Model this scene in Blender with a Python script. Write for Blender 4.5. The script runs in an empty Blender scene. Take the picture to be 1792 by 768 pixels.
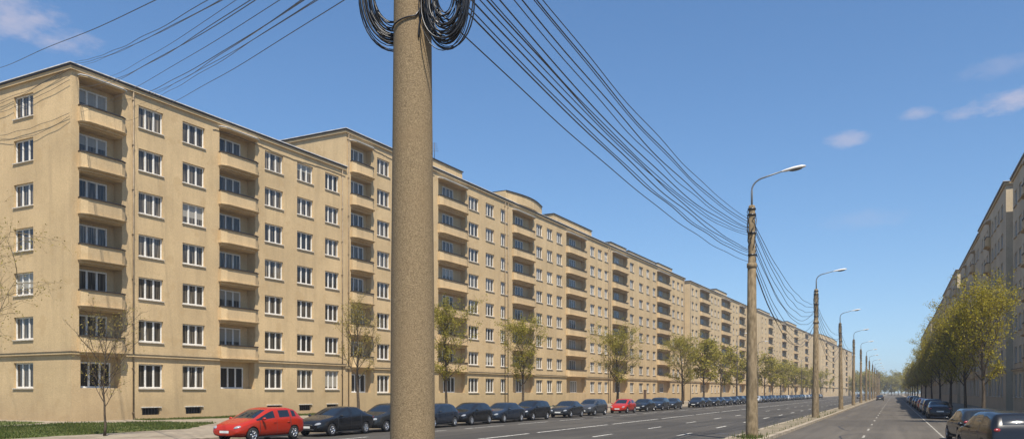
import bpy, bmesh, math, random
from mathutils import Vector, Matrix
from math import radians as R_

random.seed(7)
scene = bpy.context.scene
COL = scene.collection

# ------------------------------------------------------------------ layout
F, HY, EYE = 1426.0, 686.0, 2.1          # survey values read off the photograph
UX, UY = 0.4243, 0.9055                  # unit vector along the street
def rd(p, q, z=0.0):                     # p metres right of the eye line, q metres up the street
    return Vector((p*UY + q*UX, -p*UX + q*UY, z))
STREET = math.atan2(UY, UX)
def q_at(x, p):
    Q = (x-896.0)/F
    return -p*(UY + UX*Q)/(UX - UY*Q)
def px(x, y, d):
    return Vector(((x-896.0)/F*d, d, EYE + (HY-y)/F*d))
# the left frontage: corner and direction
CX, CY = -30.0, 55.5
FN = math.hypot(.529, 1)
FX, FY = .529/FN, 1/FN
def s_at(x):
    q = (x-896.0)/F
    return (30.0+CY*q)/(.529-q)*FN
def fpt(s, depth=0.0, z=0.0):            # point on the left frontage; depth = into the buildings
    return Vector((CX+FX*s-FY*depth, CY+FY*s+FX*depth, z))
def g_at(x):                             # distance along the gable from the corner
    q = (x-896.0)/F
    # X=-30-FY*g , d=55.5+FX*g
    return (-30-CY*q)/(q*FX+FY)

# ------------------------------------------------------------------ materials
def new_mat(name):
    m = bpy.data.materials.new(name); m.use_nodes = True
    nt = m.node_tree
    return m, nt, nt.nodes['Principled BSDF']
def N(nt, typ, **kw):
    n = nt.nodes.new(typ)
    for k, v in kw.items(): setattr(n, k, v)
    return n
def plain(name, col, rough=.6, metal=0.0, coat=0.0, spec=.5):
    m, nt, b = new_mat(name)
    b.inputs['Base Color'].default_value = (*col, 1)
    b.inputs['Roughness'].default_value = rough
    b.inputs['Metallic'].default_value = metal
    b.inputs['Coat Weight'].default_value = coat
    b.inputs['Coat Roughness'].default_value = .04
    b.inputs['Specular IOR Level'].default_value = spec
    return m
def noisy(name, c1, c2, scale, rough=.85, detail=6, lo=.35, hi=.65, bump=0.0, bscale=None, bdist=.02,
          c3=None, scale3=.3, lo3=.5, hi3=.75, coords='Object', spec=.3, stretch=(1,1,1), amt3=1.0):
    """two-tone noise, optional third larger-scale blotch colour, optional bump"""
    m, nt, b = new_mat(name)
    tc = N(nt, 'ShaderNodeTexCoord'); mp = N(nt, 'ShaderNodeMapping')
    mp.inputs['Scale'].default_value = stretch
    if coords == 'World':
        g = N(nt, 'ShaderNodeNewGeometry'); nt.links.new(g.outputs['Position'], mp.inputs['Vector'])
    else:
        nt.links.new(tc.outputs[coords], mp.inputs['Vector'])
    n1 = N(nt, 'ShaderNodeTexNoise'); n1.inputs['Scale'].default_value = scale; n1.inputs['Detail'].default_value = detail
    nt.links.new(mp.outputs[0], n1.inputs['Vector'])
    r = N(nt, 'ShaderNodeValToRGB')
    r.color_ramp.elements[0].position = lo; r.color_ramp.elements[1].position = hi
    r.color_ramp.elements[0].color = (*c1, 1); r.color_ramp.elements[1].color = (*c2, 1)
    nt.links.new(n1.outputs['Fac'], r.inputs['Fac'])
    out = r.outputs['Color']
    if c3:
        n3 = N(nt, 'ShaderNodeTexNoise'); n3.inputs['Scale'].default_value = scale3; n3.inputs['Detail'].default_value = 5
        nt.links.new(mp.outputs[0], n3.inputs['Vector'])
        mr = N(nt, 'ShaderNodeMapRange'); mr.inputs['From Min'].default_value = lo3; mr.inputs['From Max'].default_value = hi3
        mr.inputs['To Max'].default_value = amt3
        nt.links.new(n3.outputs['Fac'], mr.inputs['Value'])
        mx = N(nt, 'ShaderNodeMix', data_type='RGBA')
        nt.links.new(mr.outputs[0], mx.inputs[0]); nt.links.new(out, mx.inputs[6]); mx.inputs[7].default_value = (*c3, 1)
        out = mx.outputs[2]
    nt.links.new(out, b.inputs['Base Color'])
    b.inputs['Roughness'].default_value = rough; b.inputs['Specular IOR Level'].default_value = spec
    if bump:
        n2 = N(nt, 'ShaderNodeTexNoise'); n2.inputs['Scale'].default_value = bscale or scale*3; n2.inputs['Detail'].default_value = 4
        nt.links.new(mp.outputs[0], n2.inputs['Vector'])
        bp = N(nt, 'ShaderNodeBump'); bp.inputs['Strength'].default_value = bump; bp.inputs['Distance'].default_value = bdist
        nt.links.new(n2.outputs['Fac'], bp.inputs['Height']); nt.links.new(bp.outputs[0], b.inputs['Normal'])
    return m

def stucco_mat(name, base, grime):
    """rendered wall: fine grain, soft blotches, vertical run-off streaks, repair patches"""
    m, nt, b = new_mat(name)
    g = N(nt, 'ShaderNodeNewGeometry')
    def noise(scale, detail, vec, rough=.55):
        n = N(nt, 'ShaderNodeTexNoise'); n.inputs['Scale'].default_value = scale
        n.inputs['Detail'].default_value = detail; n.inputs['Roughness'].default_value = rough
        nt.links.new(vec, n.inputs['Vector']); return n.outputs['Fac']
    def rng(v, a, c, t0, t1):
        mr = N(nt, 'ShaderNodeMapRange'); mr.inputs[1].default_value = a; mr.inputs[2].default_value = c
        mr.inputs[3].default_value = t0; mr.inputs[4].default_value = t1
        nt.links.new(v, mr.inputs[0]); return mr.outputs[0]
    P = g.outputs['Position']
    mp = N(nt, 'ShaderNodeMapping'); mp.inputs['Scale'].default_value = (1.3, 1.3, .10); nt.links.new(P, mp.inputs[0])
    fine = rng(noise(11, 6, P, .75), .3, .7, .80, 1.17)
    blot = rng(noise(.22, 5, P), .3, .7, .84, 1.10)
    streak = rng(noise(1.0, 6, mp.outputs[0], .65), .48, .76, 0, .45)
    patch = rng(noise(.9, 3, P), .59, .63, 0, .42)
    mul = N(nt, 'ShaderNodeMath', operation='MULTIPLY'); nt.links.new(fine, mul.inputs[0]); nt.links.new(blot, mul.inputs[1])
    cm = N(nt, 'ShaderNodeVectorMath', operation='SCALE'); cm.inputs[0].default_value = base; nt.links.new(mul.outputs[0], cm.inputs['Scale'])
    m1 = N(nt, 'ShaderNodeMix', data_type='RGBA'); nt.links.new(streak, m1.inputs[0]); nt.links.new(cm.outputs[0], m1.inputs[6]); m1.inputs[7].default_value = (*grime, 1)
    m2 = N(nt, 'ShaderNodeMix', data_type='RGBA'); nt.links.new(patch, m2.inputs[0]); nt.links.new(m1.outputs[2], m2.inputs[6])
    m2.inputs[7].default_value = (base[0]*.8, base[1]*.76, base[2]*.7, 1)
    # damp splash zone of the plinth: wall soiling up to about a metre and a half
    sep = N(nt, 'ShaderNodeSeparateXYZ'); nt.links.new(P, sep.inputs[0])
    wob = rng(noise(1.2, 5, P), .2, .8, -.8, .8)
    ad = N(nt, 'ShaderNodeMath', operation='ADD'); nt.links.new(sep.outputs['Z'], ad.inputs[0]); nt.links.new(wob, ad.inputs[1])
    damp = rng(ad.outputs[0], 3.2, .3, 0, .5)
    m3 = N(nt, 'ShaderNodeMix', data_type='RGBA'); nt.links.new(damp, m3.inputs[0]); nt.links.new(m2.outputs[2], m3.inputs[6]); m3.inputs[7].default_value = (*grime, 1)
    nt.links.new(m3.outputs[2], b.inputs['Base Color'])
    b.inputs['Roughness'].default_value = .92; b.inputs['Specular IOR Level'].default_value = .15
    bp = N(nt, 'ShaderNodeBump'); bp.inputs['Strength'].default_value = .5; bp.inputs['Distance'].default_value = .03
    nt.links.new(noise(9, 6, P, .7), bp.inputs['Height']); nt.links.new(bp.outputs[0], b.inputs['Normal'])
    return m

def glass_mat(name, rough=.06, spec=.5):
    """window pane over a dim room: curtains hang behind some of them"""
    m, nt, b = new_mat(name)
    tc = N(nt, 'ShaderNodeTexCoord'); oi = N(nt, 'ShaderNodeObjectInfo')
    mp = N(nt, 'ShaderNodeMapping'); mp.inputs['Scale'].default_value = (7, 1, .25); nt.links.new(tc.outputs['Object'], mp.inputs[0])
    n = N(nt, 'ShaderNodeTexNoise', noise_dimensions='4D'); n.inputs['Scale'].default_value = 1.6; n.inputs['Detail'].default_value = 3
    nt.links.new(mp.outputs[0], n.inputs['Vector'])
    w = N(nt, 'ShaderNodeMath', operation='MULTIPLY'); w.inputs[1].default_value = 40; nt.links.new(oi.outputs['Random'], w.inputs[0]); nt.links.new(w.outputs[0], n.inputs['W'])
    mr = N(nt, 'ShaderNodeMapRange'); mr.inputs[1].default_value = .45; mr.inputs[2].default_value = .70; nt.links.new(n.outputs['Fac'], mr.inputs[0])
    pw = N(nt, 'ShaderNodeMath', operation='MULTIPLY'); pw.inputs[1].default_value = 1.5; pw.use_clamp = True; nt.links.new(oi.outputs['Random'], pw.inputs[0]); a = N(nt, 'ShaderNodeMath', operation='MULTIPLY'); nt.links.new(mr.outputs[0], a.inputs[0]); nt.links.new(pw.outputs[0], a.inputs[1])
    mx = N(nt, 'ShaderNodeMix', data_type='RGBA'); nt.links.new(a.outputs[0], mx.inputs[0])
    mx.inputs[6].default_value = (.022, .019, .015, 1); mx.inputs[7].default_value = (.30, .25, .18, 1)
    sz = N(nt, 'ShaderNodeSeparateXYZ'); nt.links.new(tc.outputs['Object'], sz.inputs[0])
    def mt(op, p, q):
        k = N(nt, 'ShaderNodeMath', operation=op)
        for i, v in enumerate((p, q)):
            if isinstance(v, (int, float)): k.inputs[i].default_value = v
            else: nt.links.new(v, k.inputs[i])
        return k.outputs[0]
    r2 = mt('FRACT', mt('MULTIPLY', oi.outputs['Random'], 17.31), 0); r3 = mt('FRACT', mt('MULTIPLY', oi.outputs['Random'], 91.7), 0)
    bl = mt('MULTIPLY', mt('GREATER_THAN', r2, .88), mt('GREATER_THAN', sz.outputs['Z'], mt('ADD', mt('MULTIPLY', r3, 1.3), .2)))
    mb_ = N(nt, 'ShaderNodeMix', data_type='RGBA'); nt.links.new(mt('MULTIPLY', bl, .8), mb_.inputs[0]); nt.links.new(mx.outputs[2], mb_.inputs[6]); mb_.inputs[7].default_value = (.34, .31, .25, 1)
    nt.links.new(mb_.outputs[2], b.inputs['Base Color'])
    b.inputs['Roughness'].default_value = rough; b.inputs['Specular IOR Level'].default_value = spec
    n2 = N(nt, 'ShaderNodeTexNoise'); n2.inputs['Scale'].default_value = .8; nt.links.new(tc.outputs['Object'], n2.inputs['Vector'])
    bp = N(nt, 'ShaderNodeBump'); bp.inputs['Strength'].default_value = .05; nt.links.new(n2.outputs['Fac'], bp.inputs['Height']); nt.links.new(bp.outputs[0], b.inputs['Normal'])
    return m

def leaf_mat(name, c1, c2, c3):
    m, nt, b = new_mat(name)
    g = N(nt, 'ShaderNodeNewGeometry'); r = N(nt, 'ShaderNodeValToRGB')
    e = r.color_ramp.elements; e[0].color = (*c1, 1); e[1].color = (*c3, 1); e[1].position = .95
    k = e.new(.5); k.color = (*c2, 1)
    nt.links.new(g.outputs['Random Per Island'], r.inputs['Fac'])
    b.inputs['Roughness'].default_value = .6; b.inputs['Specular IOR Level'].default_value = .25
    nt.links.new(r.outputs[0], b.inputs['Base Color'])
    t = N(nt, 'ShaderNodeBsdfTranslucent'); nt.links.new(r.outputs[0], t.inputs['Color'])
    ms = N(nt, 'ShaderNodeMixShader'); ms.inputs[0].default_value = .45
    nt.links.new(b.outputs[0], ms.inputs[1]); nt.links.new(t.outputs[0], ms.inputs[2])
    nt.links.new(ms.outputs[0], nt.nodes['Material Output'].inputs['Surface'])
    return m

def asphalt_mat(name, dark, mid, pale):
    """aggregate grain, wheel-polished lengthwise bands, re-laid patches, old oil spots"""
    m, nt, b = new_mat(name); g = N(nt, 'ShaderNodeNewGeometry')
    mp = N(nt, 'ShaderNodeMapping'); mp.inputs['Rotation'].default_value = (0, 0, -STREET); nt.links.new(g.outputs['Position'], mp.inputs[0])
    ln = N(nt, 'ShaderNodeMapping'); ln.inputs['Scale'].default_value = (.025, .9, 1); nt.links.new(mp.outputs[0], ln.inputs[0])
    def noise(vec, sc, det, ro=.6):
        n = N(nt, 'ShaderNodeTexNoise'); n.inputs['Scale'].default_value = sc; n.inputs['Detail'].default_value = det; n.inputs['Roughness'].default_value = ro
        nt.links.new(vec, n.inputs['Vector']); return n.outputs['Fac']
    def rng(v, a, c, t0, t1):
        mr = N(nt, 'ShaderNodeMapRange'); mr.inputs[1].default_value = a; mr.inputs[2].default_value = c; mr.inputs[3].default_value = t0; mr.inputs[4].default_value = t1
        nt.links.new(v, mr.inputs[0]); return mr.outputs[0]
    def mix(f, a, c):
        x = N(nt, 'ShaderNodeMix', data_type='RGBA'); nt.links.new(f, x.inputs[0])
        for k, v in ((6, a), (7, c)):
            if isinstance(v, tuple): x.inputs[k].default_value = (*v, 1)
            else: nt.links.new(v, x.inputs[k])
        return x.outputs[2]
    c = mix(rng(noise(mp.outputs[0], 9, 8, .75), .32, .68, 0, 1), dark, mid)
    c = mix(rng(noise(ln.outputs[0], 1.4, 4), .42, .66, 0, .75), c, pale)
    pa = N(nt, 'ShaderNodeMapping'); pa.inputs['Scale'].default_value = (.09, .28, 1); nt.links.new(mp.outputs[0], pa.inputs[0])
    vo = N(nt, 'ShaderNodeTexVoronoi', distance='CHEBYCHEV'); vo.inputs['Scale'].default_value = 1.0; nt.links.new(pa.outputs[0], vo.inputs['Vector'])
    sp = N(nt, 'ShaderNodeSeparateColor'); nt.links.new(vo.outputs['Color'], sp.inputs[0])
    c = mix(rng(sp.outputs[0], .72, .74, 0, .55), c, dark)
    c = mix(rng(noise(mp.outputs[0], .12, 5), .5, .7, 0, .6), c, pale)
    c = mix(rng(noise(mp.outputs[0], 1.1, 3), .66, .74, 0, .6), c, (.02, .019, .018))
    nt.links.new(c, b.inputs['Base Color']); b.inputs['Roughness'].default_value = .82; b.inputs['Specular IOR Level'].default_value = .3
    bp = N(nt, 'ShaderNodeBump'); bp.inputs['Strength'].default_value = .4; bp.inputs['Distance'].default_value = .012
    nt.links.new(noise(mp.outputs[0], 45, 4), bp.inputs['Height']); nt.links.new(bp.outputs[0], b.inputs['Normal'])
    return m

M = {}
M['stucco'] = stucco_mat('tan_stucco', (.525, .385, .213), (.29, .21, .12))
M['stucco_pale'] = stucco_mat('pale_stucco', (.55, .415, .24), (.33, .25, .15))
M['stucco_grey'] = stucco_mat('grey_brown_stucco', (.54, .45, .315), (.33, .27, .185))
M['ledge'] = stucco_mat('ledge_plaster', (.535, .395, .222), (.29, .21, .12))
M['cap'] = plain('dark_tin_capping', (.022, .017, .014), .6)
M['flash'] = noisy('roof_tin', (.42, .42, .42), (.62, .61, .6), 2, rough=.45)
M['pipe'] = noisy('rain_pipe_tin', (.16, .12, .075), (.26, .20, .13), 4, rough=.6)
M['roof'] = noisy('roof_felt', (.06, .055, .05), (.11, .1, .09), 3)
M['frame'] = noisy('window_paint', (.58, .56, .51), (.73, .705, .65), 8, rough=.5)
M['sill'] = noisy('sill_paint', (.38, .33, .26), (.62, .57, .48), 8, rough=.6)
M['glass'] = glass_mat('window_glass')
M['glass_dull'] = glass_mat('dull_window_glass', .45, .12)  # same pane, sky reflection damped so the right row's windows stay dark
M['dark'] = plain('dark_void', (.012, .011, .01), .9)
M['wood'] = noisy('door_wood', (.07, .04, .022), (.12, .07, .035), 9)
M['asphalt'] = asphalt_mat('asphalt', (.036, .032, .027), (.058, .052, .043), (.086, .076, .062))
M['asphalt_old'] = asphalt_mat('worn_asphalt', (.060, .051, .040), (.086, .074, .058), (.112, .096, .075))
M['paving'] = noisy('pavement', (.20, .165, .12), (.29, .24, .175), 3, detail=8, bump=.3, bscale=30, c3=(.15, .12, .085), scale3=.35, coords='World')
M['kerb'] = noisy('kerbstone', (.22, .18, .13), (.36, .30, .22), 2.5, detail=8, bump=.3, coords='World')
M['median_paving'] = noisy('median_paving', (.15, .12, .08), (.24, .195, .13), 3, detail=9, bump=.4, bscale=25, c3=(.10, .095, .045), scale3=.8, lo3=.52, hi3=.7, coords='World')
M['soil'] = noisy('bare_soil', (.13, .095, .055), (.22, .17, .10), 2, detail=8, bump=.4, c3=(.08, .085, .025), scale3=.5, lo3=.45, hi3=.62, coords='World')
M['turf'] = noisy('turf', (.050, .070, .014), (.10, .115, .026), 3, detail=9, bump=.5, bscale=30, c3=(.15, .12, .06), scale3=.35, lo3=.55, hi3=.72, coords='World')
M['blade'] = leaf_mat('grass_blade', (.05, .08, .012), (.085, .115, .02), (.15, .15, .04))
M['paint'] = noisy('road_paint', (.10, .095, .085), (.62, .60, .54), 6, detail=9, lo=.34, hi=.60, coords='World')
M['paint_worn'] = noisy('worn_paint', (.12, .11, .09), (.46, .43, .37), 5, detail=9, lo=.38, hi=.66, coords='World')
M['concrete'] = noisy('pole_concrete', (.125, .088, .047), (.275, .203, .115), 75, detail=4, lo=.36, hi=.64, bump=.45, bscale=80, bdist=.012, c3=(.20, .14, .075), scale3=1.6, lo3=.5, hi3=.75, coords='World', amt3=.6)
M['concrete_old'] = noisy('lamp_pole_concrete', (.13, .095, .052), (.26, .195, .115), 9, detail=6, bump=.5, c3=(.09, .068, .04), scale3=1.2, coords='World', stretch=(1, 1, .35))
M['cable'] = plain('black_cable', (.012, .012, .013), .38, spec=.6)
M['steel'] = plain('galvanised_steel', (.16, .17, .18), .55, .4)
M['lamp'] = plain('lamp_housing', (.62, .60, .56), .35)
M['lens'] = plain('lamp_lens', (.10, .10, .09), .15)
M['darksteel'] = plain('dark_steel', (.07, .06, .055), .5, .3)
M['bark'] = noisy('bark', (.045, .032, .02), (.10, .075, .048), 8, bump=.6)
M['twig'] = noisy('pale_twig', (.16, .12, .065), (.26, .20, .11), 8)
M['leaf'] = leaf_mat('spring_leaf', (.19, .175, .020), (.28, .245, .032), (.38, .32, .058))
M['leaf_pale'] = leaf_mat('young_leaf', (.22, .18, .035), (.30, .24, .055), (.38, .30, .085))
M['leaf_right'] = leaf_mat('shade_leaf', (.21, .18, .012), (.31, .26, .018), (.42, .345, .034))
for k, c in dict(red=(.32, .020, .007), black=(.010, .011, .013), navy=(.016, .023, .036), char=(.018, .020, .022), graph=(.04, .043, .047), silver=(.33, .34, .35)).items():
    M['car_'+k] = plain('car_paint_'+k, c, .22, .0, .25, .35)
M['car_glass'] = plain('car_glass', (.012, .016, .020), .03, spec=.8)
M['tyre'] = noisy('tyre_rubber', (.014, .014, .014), (.024, .023, .022), 20)
M['rim'] = plain('wheel_rim', (.42, .42, .43), .3, .8)
M['headlight'] = plain('headlight_lens', (.30, .31, .32), .08, .2, 1.0)
M['taillight'] = plain('tail_light_lens', (.22, .010, .008), .2, 0, 1.0)
M['trim'] = plain('black_plastic', (.02, .02, .02), .55)
M['plate'] = plain('number_plate', (.62, .62, .58), .4)

# ------------------------------------------------------------------ mesh helpers
class MB:
    def __init__(s): s.v = []; s.f = []; s.m = []; s.smooth = []
    def quad(s, a, b, c, d, m=0):
        i = len(s.v); s.v += [tuple(a), tuple(b), tuple(c), tuple(d)]; s.f.append((i, i+1, i+2, i+3)); s.m.append(m); s.smooth.append(False)
    def box(s, x0, x1, y0, y1, z0, z1, m=0):
        i = len(s.v)
        s.v += [(x0,y0,z0),(x1,y0,z0),(x1,y1,z0),(x0,y1,z0),(x0,y0,z1),(x1,y0,z1),(x1,y1,z1),(x0,y1,z1)]
        for f in ((3,2,1,0),(4,5,6,7),(0,1,5,4),(1,2,6,5),(2,3,7,6),(3,0,4,7)):
            s.f.append(tuple(i+k for k in f)); s.m.append(m); s.smooth.append(False)
    def prism(s, poly, z0, z1, m=0):                    # poly: ccw (x,y) outline
        i = len(s.v); n = len(poly)
        s.v += [(x, y, z0) for x, y in poly] + [(x, y, z1) for x, y in poly]
        s.f.append(tuple(i+k for k in reversed(range(n)))); s.f.append(tuple(i+n+k for k in range(n)))
        for k in range(n):
            l = (k+1) % n; s.f.append((i+k, i+l, i+n+l, i+n+k))
        s.m += [m]*(n+2); s.smooth += [False]*(n+2)
    def tube(s, pts, rad, sides=6, m=0, caps=True):
        pts = [Vector(p) for p in pts]; n = len(pts)
        if not hasattr(rad, '__len__'): rad = [rad]*n
        base = len(s.v); up = None
        for k in range(n):
            t = (pts[min(k+1, n-1)]-pts[max(k-1, 0)])
            if t.length < 1e-9: t = Vector((0, 0, 1))
            t.normalize()
            if up is None: up = Vector((1, 0, 0)) if abs(t.x) < .9 else Vector((0, 1, 0))
            a = up-t*up.dot(t)
            if a.length < 1e-4: a = t.orthogonal()
            a.normalize(); up = a; b = t.cross(a)
            for j in range(sides):
                an = 2*math.pi*j/sides
                s.v.append(tuple(pts[k]+(a*math.cos(an)+b*math.sin(an))*rad[k]))
        for k in range(n-1):
            for j in range(sides):
                l = (j+1) % sides
                s.f.append((base+k*sides+j, base+k*sides+l, base+(k+1)*sides+l, base+(k+1)*sides+j)); s.m.append(m); s.smooth.append(True)
        if caps:
            s.f.append(tuple(base+j for j in reversed(range(sides)))); s.m.append(m); s.smooth.append(False)
            s.f.append(tuple(base+(n-1)*sides+j for j in range(sides))); s.m.append(m); s.smooth.append(False)
    def lathe(s, prof, seg=24, m=0, axis='z', c=(0, 0, 0)):
        base = len(s.v); n = len(prof)
        for r, h in prof:
            for j in range(seg):
                a = 2*math.pi*j/seg; u, w = r*math.cos(a), r*math.sin(a)
                p = (u, w, h) if axis == 'z' else (w, h, u)
                s.v.append((p[0]+c[0], p[1]+c[1], p[2]+c[2]))
        for k in range(n-1):
            for j in range(seg):
                l = (j+1) % seg
                s.f.append((base+k*seg+j, base+k*seg+l, base+(k+1)*seg+l, base+(k+1)*seg+j)); s.m.append(m); s.smooth.append(True)
    def ell(s, c, r, m=0, nu=10, nv=6, rot=None):
        base = len(s.v)
        for i in range(nv+1):
            ph = math.pi*i/nv
            for j in range(nu):
                th = 2*math.pi*j/nu
                p = Vector((r[0]*math.sin(ph)*math.cos(th), r[1]*math.sin(ph)*math.sin(th), r[2]*math.cos(ph)))
                if rot: p = rot @ p
                s.v.append(tuple(p+Vector(c)))
        for i in range(nv):
            for j in range(nu):
                l = (j+1) % nu
                s.f.append((base+i*nu+j, base+(i+1)*nu+j, base+(i+1)*nu+l, base+i*nu+l)); s.m.append(m); s.smooth.append(True)
    def mesh(s, name, mats):
        me = bpy.data.meshes.new(name); me.from_pydata(s.v, [], s.f)
        for k in mats: me.materials.append(M[k] if isinstance(k, str) else k)
        me.polygons.foreach_set('material_index', s.m); me.polygons.foreach_set('use_smooth', s.smooth)
        me.validate(); me.update(); return me
    def build(s, name, mats, parent=None, loc=None):
        return link(name, s.mesh(name, mats if isinstance(mats, (list, tuple)) else [mats]), parent, loc)

def link(name, data, parent=None, loc=None, rotz=None):
    o = bpy.data.objects.new(name, data); COL.objects.link(o)
    if parent: o.parent = parent
    if loc is not None: o.location = loc
    if rotz is not None: o.rotation_euler = (0, 0, rotz)
    return o
def tag(o, label=None, cat=None, group=None, kind=None):
    for k, v in (('label', label), ('category', cat), ('group', group), ('kind', kind)):
        if v: o[k] = v
    return o
def thing(name, label, cat, loc, rotz=0, group=None):
    return tag(link(name, None, None, loc, rotz), label, cat, group)
def copy_tree(o, parent=None):
    c = o.copy(); COL.objects.link(c); c.parent = parent
    for ch in o.children: copy_tree(ch, c)
    return c

# ------------------------------------------------------------------ windows
_wcache = {}
def win_meshes(w, h, lights, detailed, gl='glass'):
    key = (round(w, 2), round(h, 2), lights, detailed, gl)
    if key in _wcache: return _wcache[key]
    w, h = key[0], key[1]
    f, d = (.065, .08) if detailed else (.05, .08)
    hm_ = .05 if detailed else .045
    fr = MB()
    # local: x across, y into the wall, z up, origin at bottom centre
    fr.box(-w/2, -w/2+f, 0, d, 0, h); fr.box(w/2-f, w/2, 0, d, 0, h)
    fr.box(-w/2+f, w/2-f, 0, d, 0, f*1.2); fr.box(-w/2+f, w/2-f, 0, d, h-f, h)
    for k in range(1, lights):
        x = -w/2+w*k/lights
        fr.box(x-hm_, x+hm_, .005, d, f*1.2, h-f)
    if detailed:                                     # sash of each light
        for k in range(lights):
            a = -w/2+w*k/lights+(.055 if k else f); b = -w/2+w*(k+1)/lights-(.055 if k < lights-1 else f)
            fr.box(a, a+.022, .025, d-.01, f*1.2, h-f); fr.box(b-.022, b, .025, d-.01, f*1.2, h-f)
            fr.box(a+.03, b-.03, .025, d-.01, f*1.2, f*1.2+.035); fr.box(a+.03, b-.03, .025, d-.01, h-f-.03, h-f)
    pn = MB(); pn.quad((-w/2, d-.02, 0), (w/2, d-.02, 0), (w/2, d-.02, h), (-w/2, d-.02, h))
    sl = MB(); sl.box(-w/2-.06, w/2+.06, -.26, -.002, -.07, -.004)
    if detailed:
        r = (fr.mesh('window', ['frame']), pn.mesh('pane', ['glass']), sl.mesh('sill', ['sill']))
    else:
        n = len(fr.f)
        fr.quad((-w/2, d-.02, 0), (w/2, d-.02, 0), (w/2, d-.02, h), (-w/2, d-.02, h), 1)
        fr.box(-w/2-.06, w/2+.06, -.26, -.002, -.07, -.004, 2)
        r = (fr.mesh('window', ['frame', gl, 'sill']), None, None)
    _wcache[key] = r; return r
def window(parent, x, y, z, w, h, lights, detailed, rot=0.0, sill=True, gl='glass'):
    a, b, c = win_meshes(w, h, lights, detailed, gl)
    o = link('window', a, parent, (x, y, z), rot)
    if b:
        link('pane', b, o)
        if sill: link('sill', c, o)
    return o

# ------------------------------------------------------------------ walls with real openings
def wall_with_openings(mb, L, H, ops, xf, m=0, mrev=0):
    """ops: (s0,s1,z0,z1,depth). xf maps (s, depth, z) to local coordinates"""
    xs = sorted({0.0, L, *[round(o[0], 4) for o in ops], *[round(o[1], 4) for o in ops]})
    zs = sorted({0.0, H, *[round(o[2], 4) for o in ops], *[round(o[3], 4) for o in ops]})
    xs = [x for x in xs if 0 <= x <= L]; zs = [z for z in zs if 0 <= z <= H]
    for i in range(len(xs)-1):
        if xs[i+1]-xs[i] < 1e-4: continue
        xm = (xs[i]+xs[i+1])/2
        col = [o for o in ops if o[0] < xm < o[1]]
        # merge vertically between openings
        z = 0.0
        for o in sorted(col, key=lambda o: o[2]):
            if o[2] > z+1e-4: mb.quad(xf(xs[i], 0, z), xf(xs[i+1], 0, z), xf(xs[i+1], 0, o[2]), xf(xs[i], 0, o[2]), m)
            z = max(z, o[3])
        if H > z+1e-4: mb.quad(xf(xs[i], 0, z), xf(xs[i+1], 0, z), xf(xs[i+1], 0, H), xf(xs[i], 0, H), m)
    for a, b, z0, z1, d in ops:
        mb.quad(xf(a, 0, z0), xf(b, 0, z0), xf(b, d, z0), xf(a, d, z0), mrev)
        mb.quad(xf(a, d, z1), xf(b, d, z1), xf(b, 0, z1), xf(a, 0, z1), mrev)
        mb.quad(xf(a, 0, z0), xf(a, d, z0), xf(a, d, z1), xf(a, 0, z1), mrev)
        mb.quad(xf(b, d, z0), xf(b, 0, z0), xf(b, 0, z1), xf(b, d, z1), mrev)
        mb.quad(xf(a, d, z0), xf(b, d, z0), xf(b, d, z1), xf(a, d, z1), mrev)

PAR = .92
def balcony_meshes(w, proj, detailed):
    key = ('b', round(w, 2), proj, detailed)
    if key in _wcache: return _wcache[key]
    w = key[1]; c = min(.5, w*.12)
    def outl(e, back=.10):                            # ccw outline, chamfered front corners, e = extra projection
        return [(-w/2-e*.3, back), (-w/2-e*.3, -(proj-.22)-e*.5), (-w/2+c-e*.2, -proj-e), (w/2-c+e*.2, -proj-e), (w/2+e*.3, -(proj-.22)-e*.5), (w/2+e*.3, back)]
    b = MB()
    b.prism(outl(-.07), -.10, PAR, 0)                   # parapet body (filled up to the recess behind)
    b.prism(outl(.13), -.165, -.101, 0)
    b.prism(outl(.02), -.225, -.166, 0)
    b.prism(outl(-.24), -.36, -.226, 0)
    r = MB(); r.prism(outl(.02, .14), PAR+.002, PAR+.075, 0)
    if detailed: res = (b, r)
    else:
        b.prism(outl(.02, .14), PAR+.002, PAR+.075, 1); res = (b, None)
    out = (res[0].mesh('balcony', ['ledge'] if detailed else ['ledge', 'cap']), res[1].mesh('rail', ['cap']) if res[1] else None)
    _wcache[key] = out; return out

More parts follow.
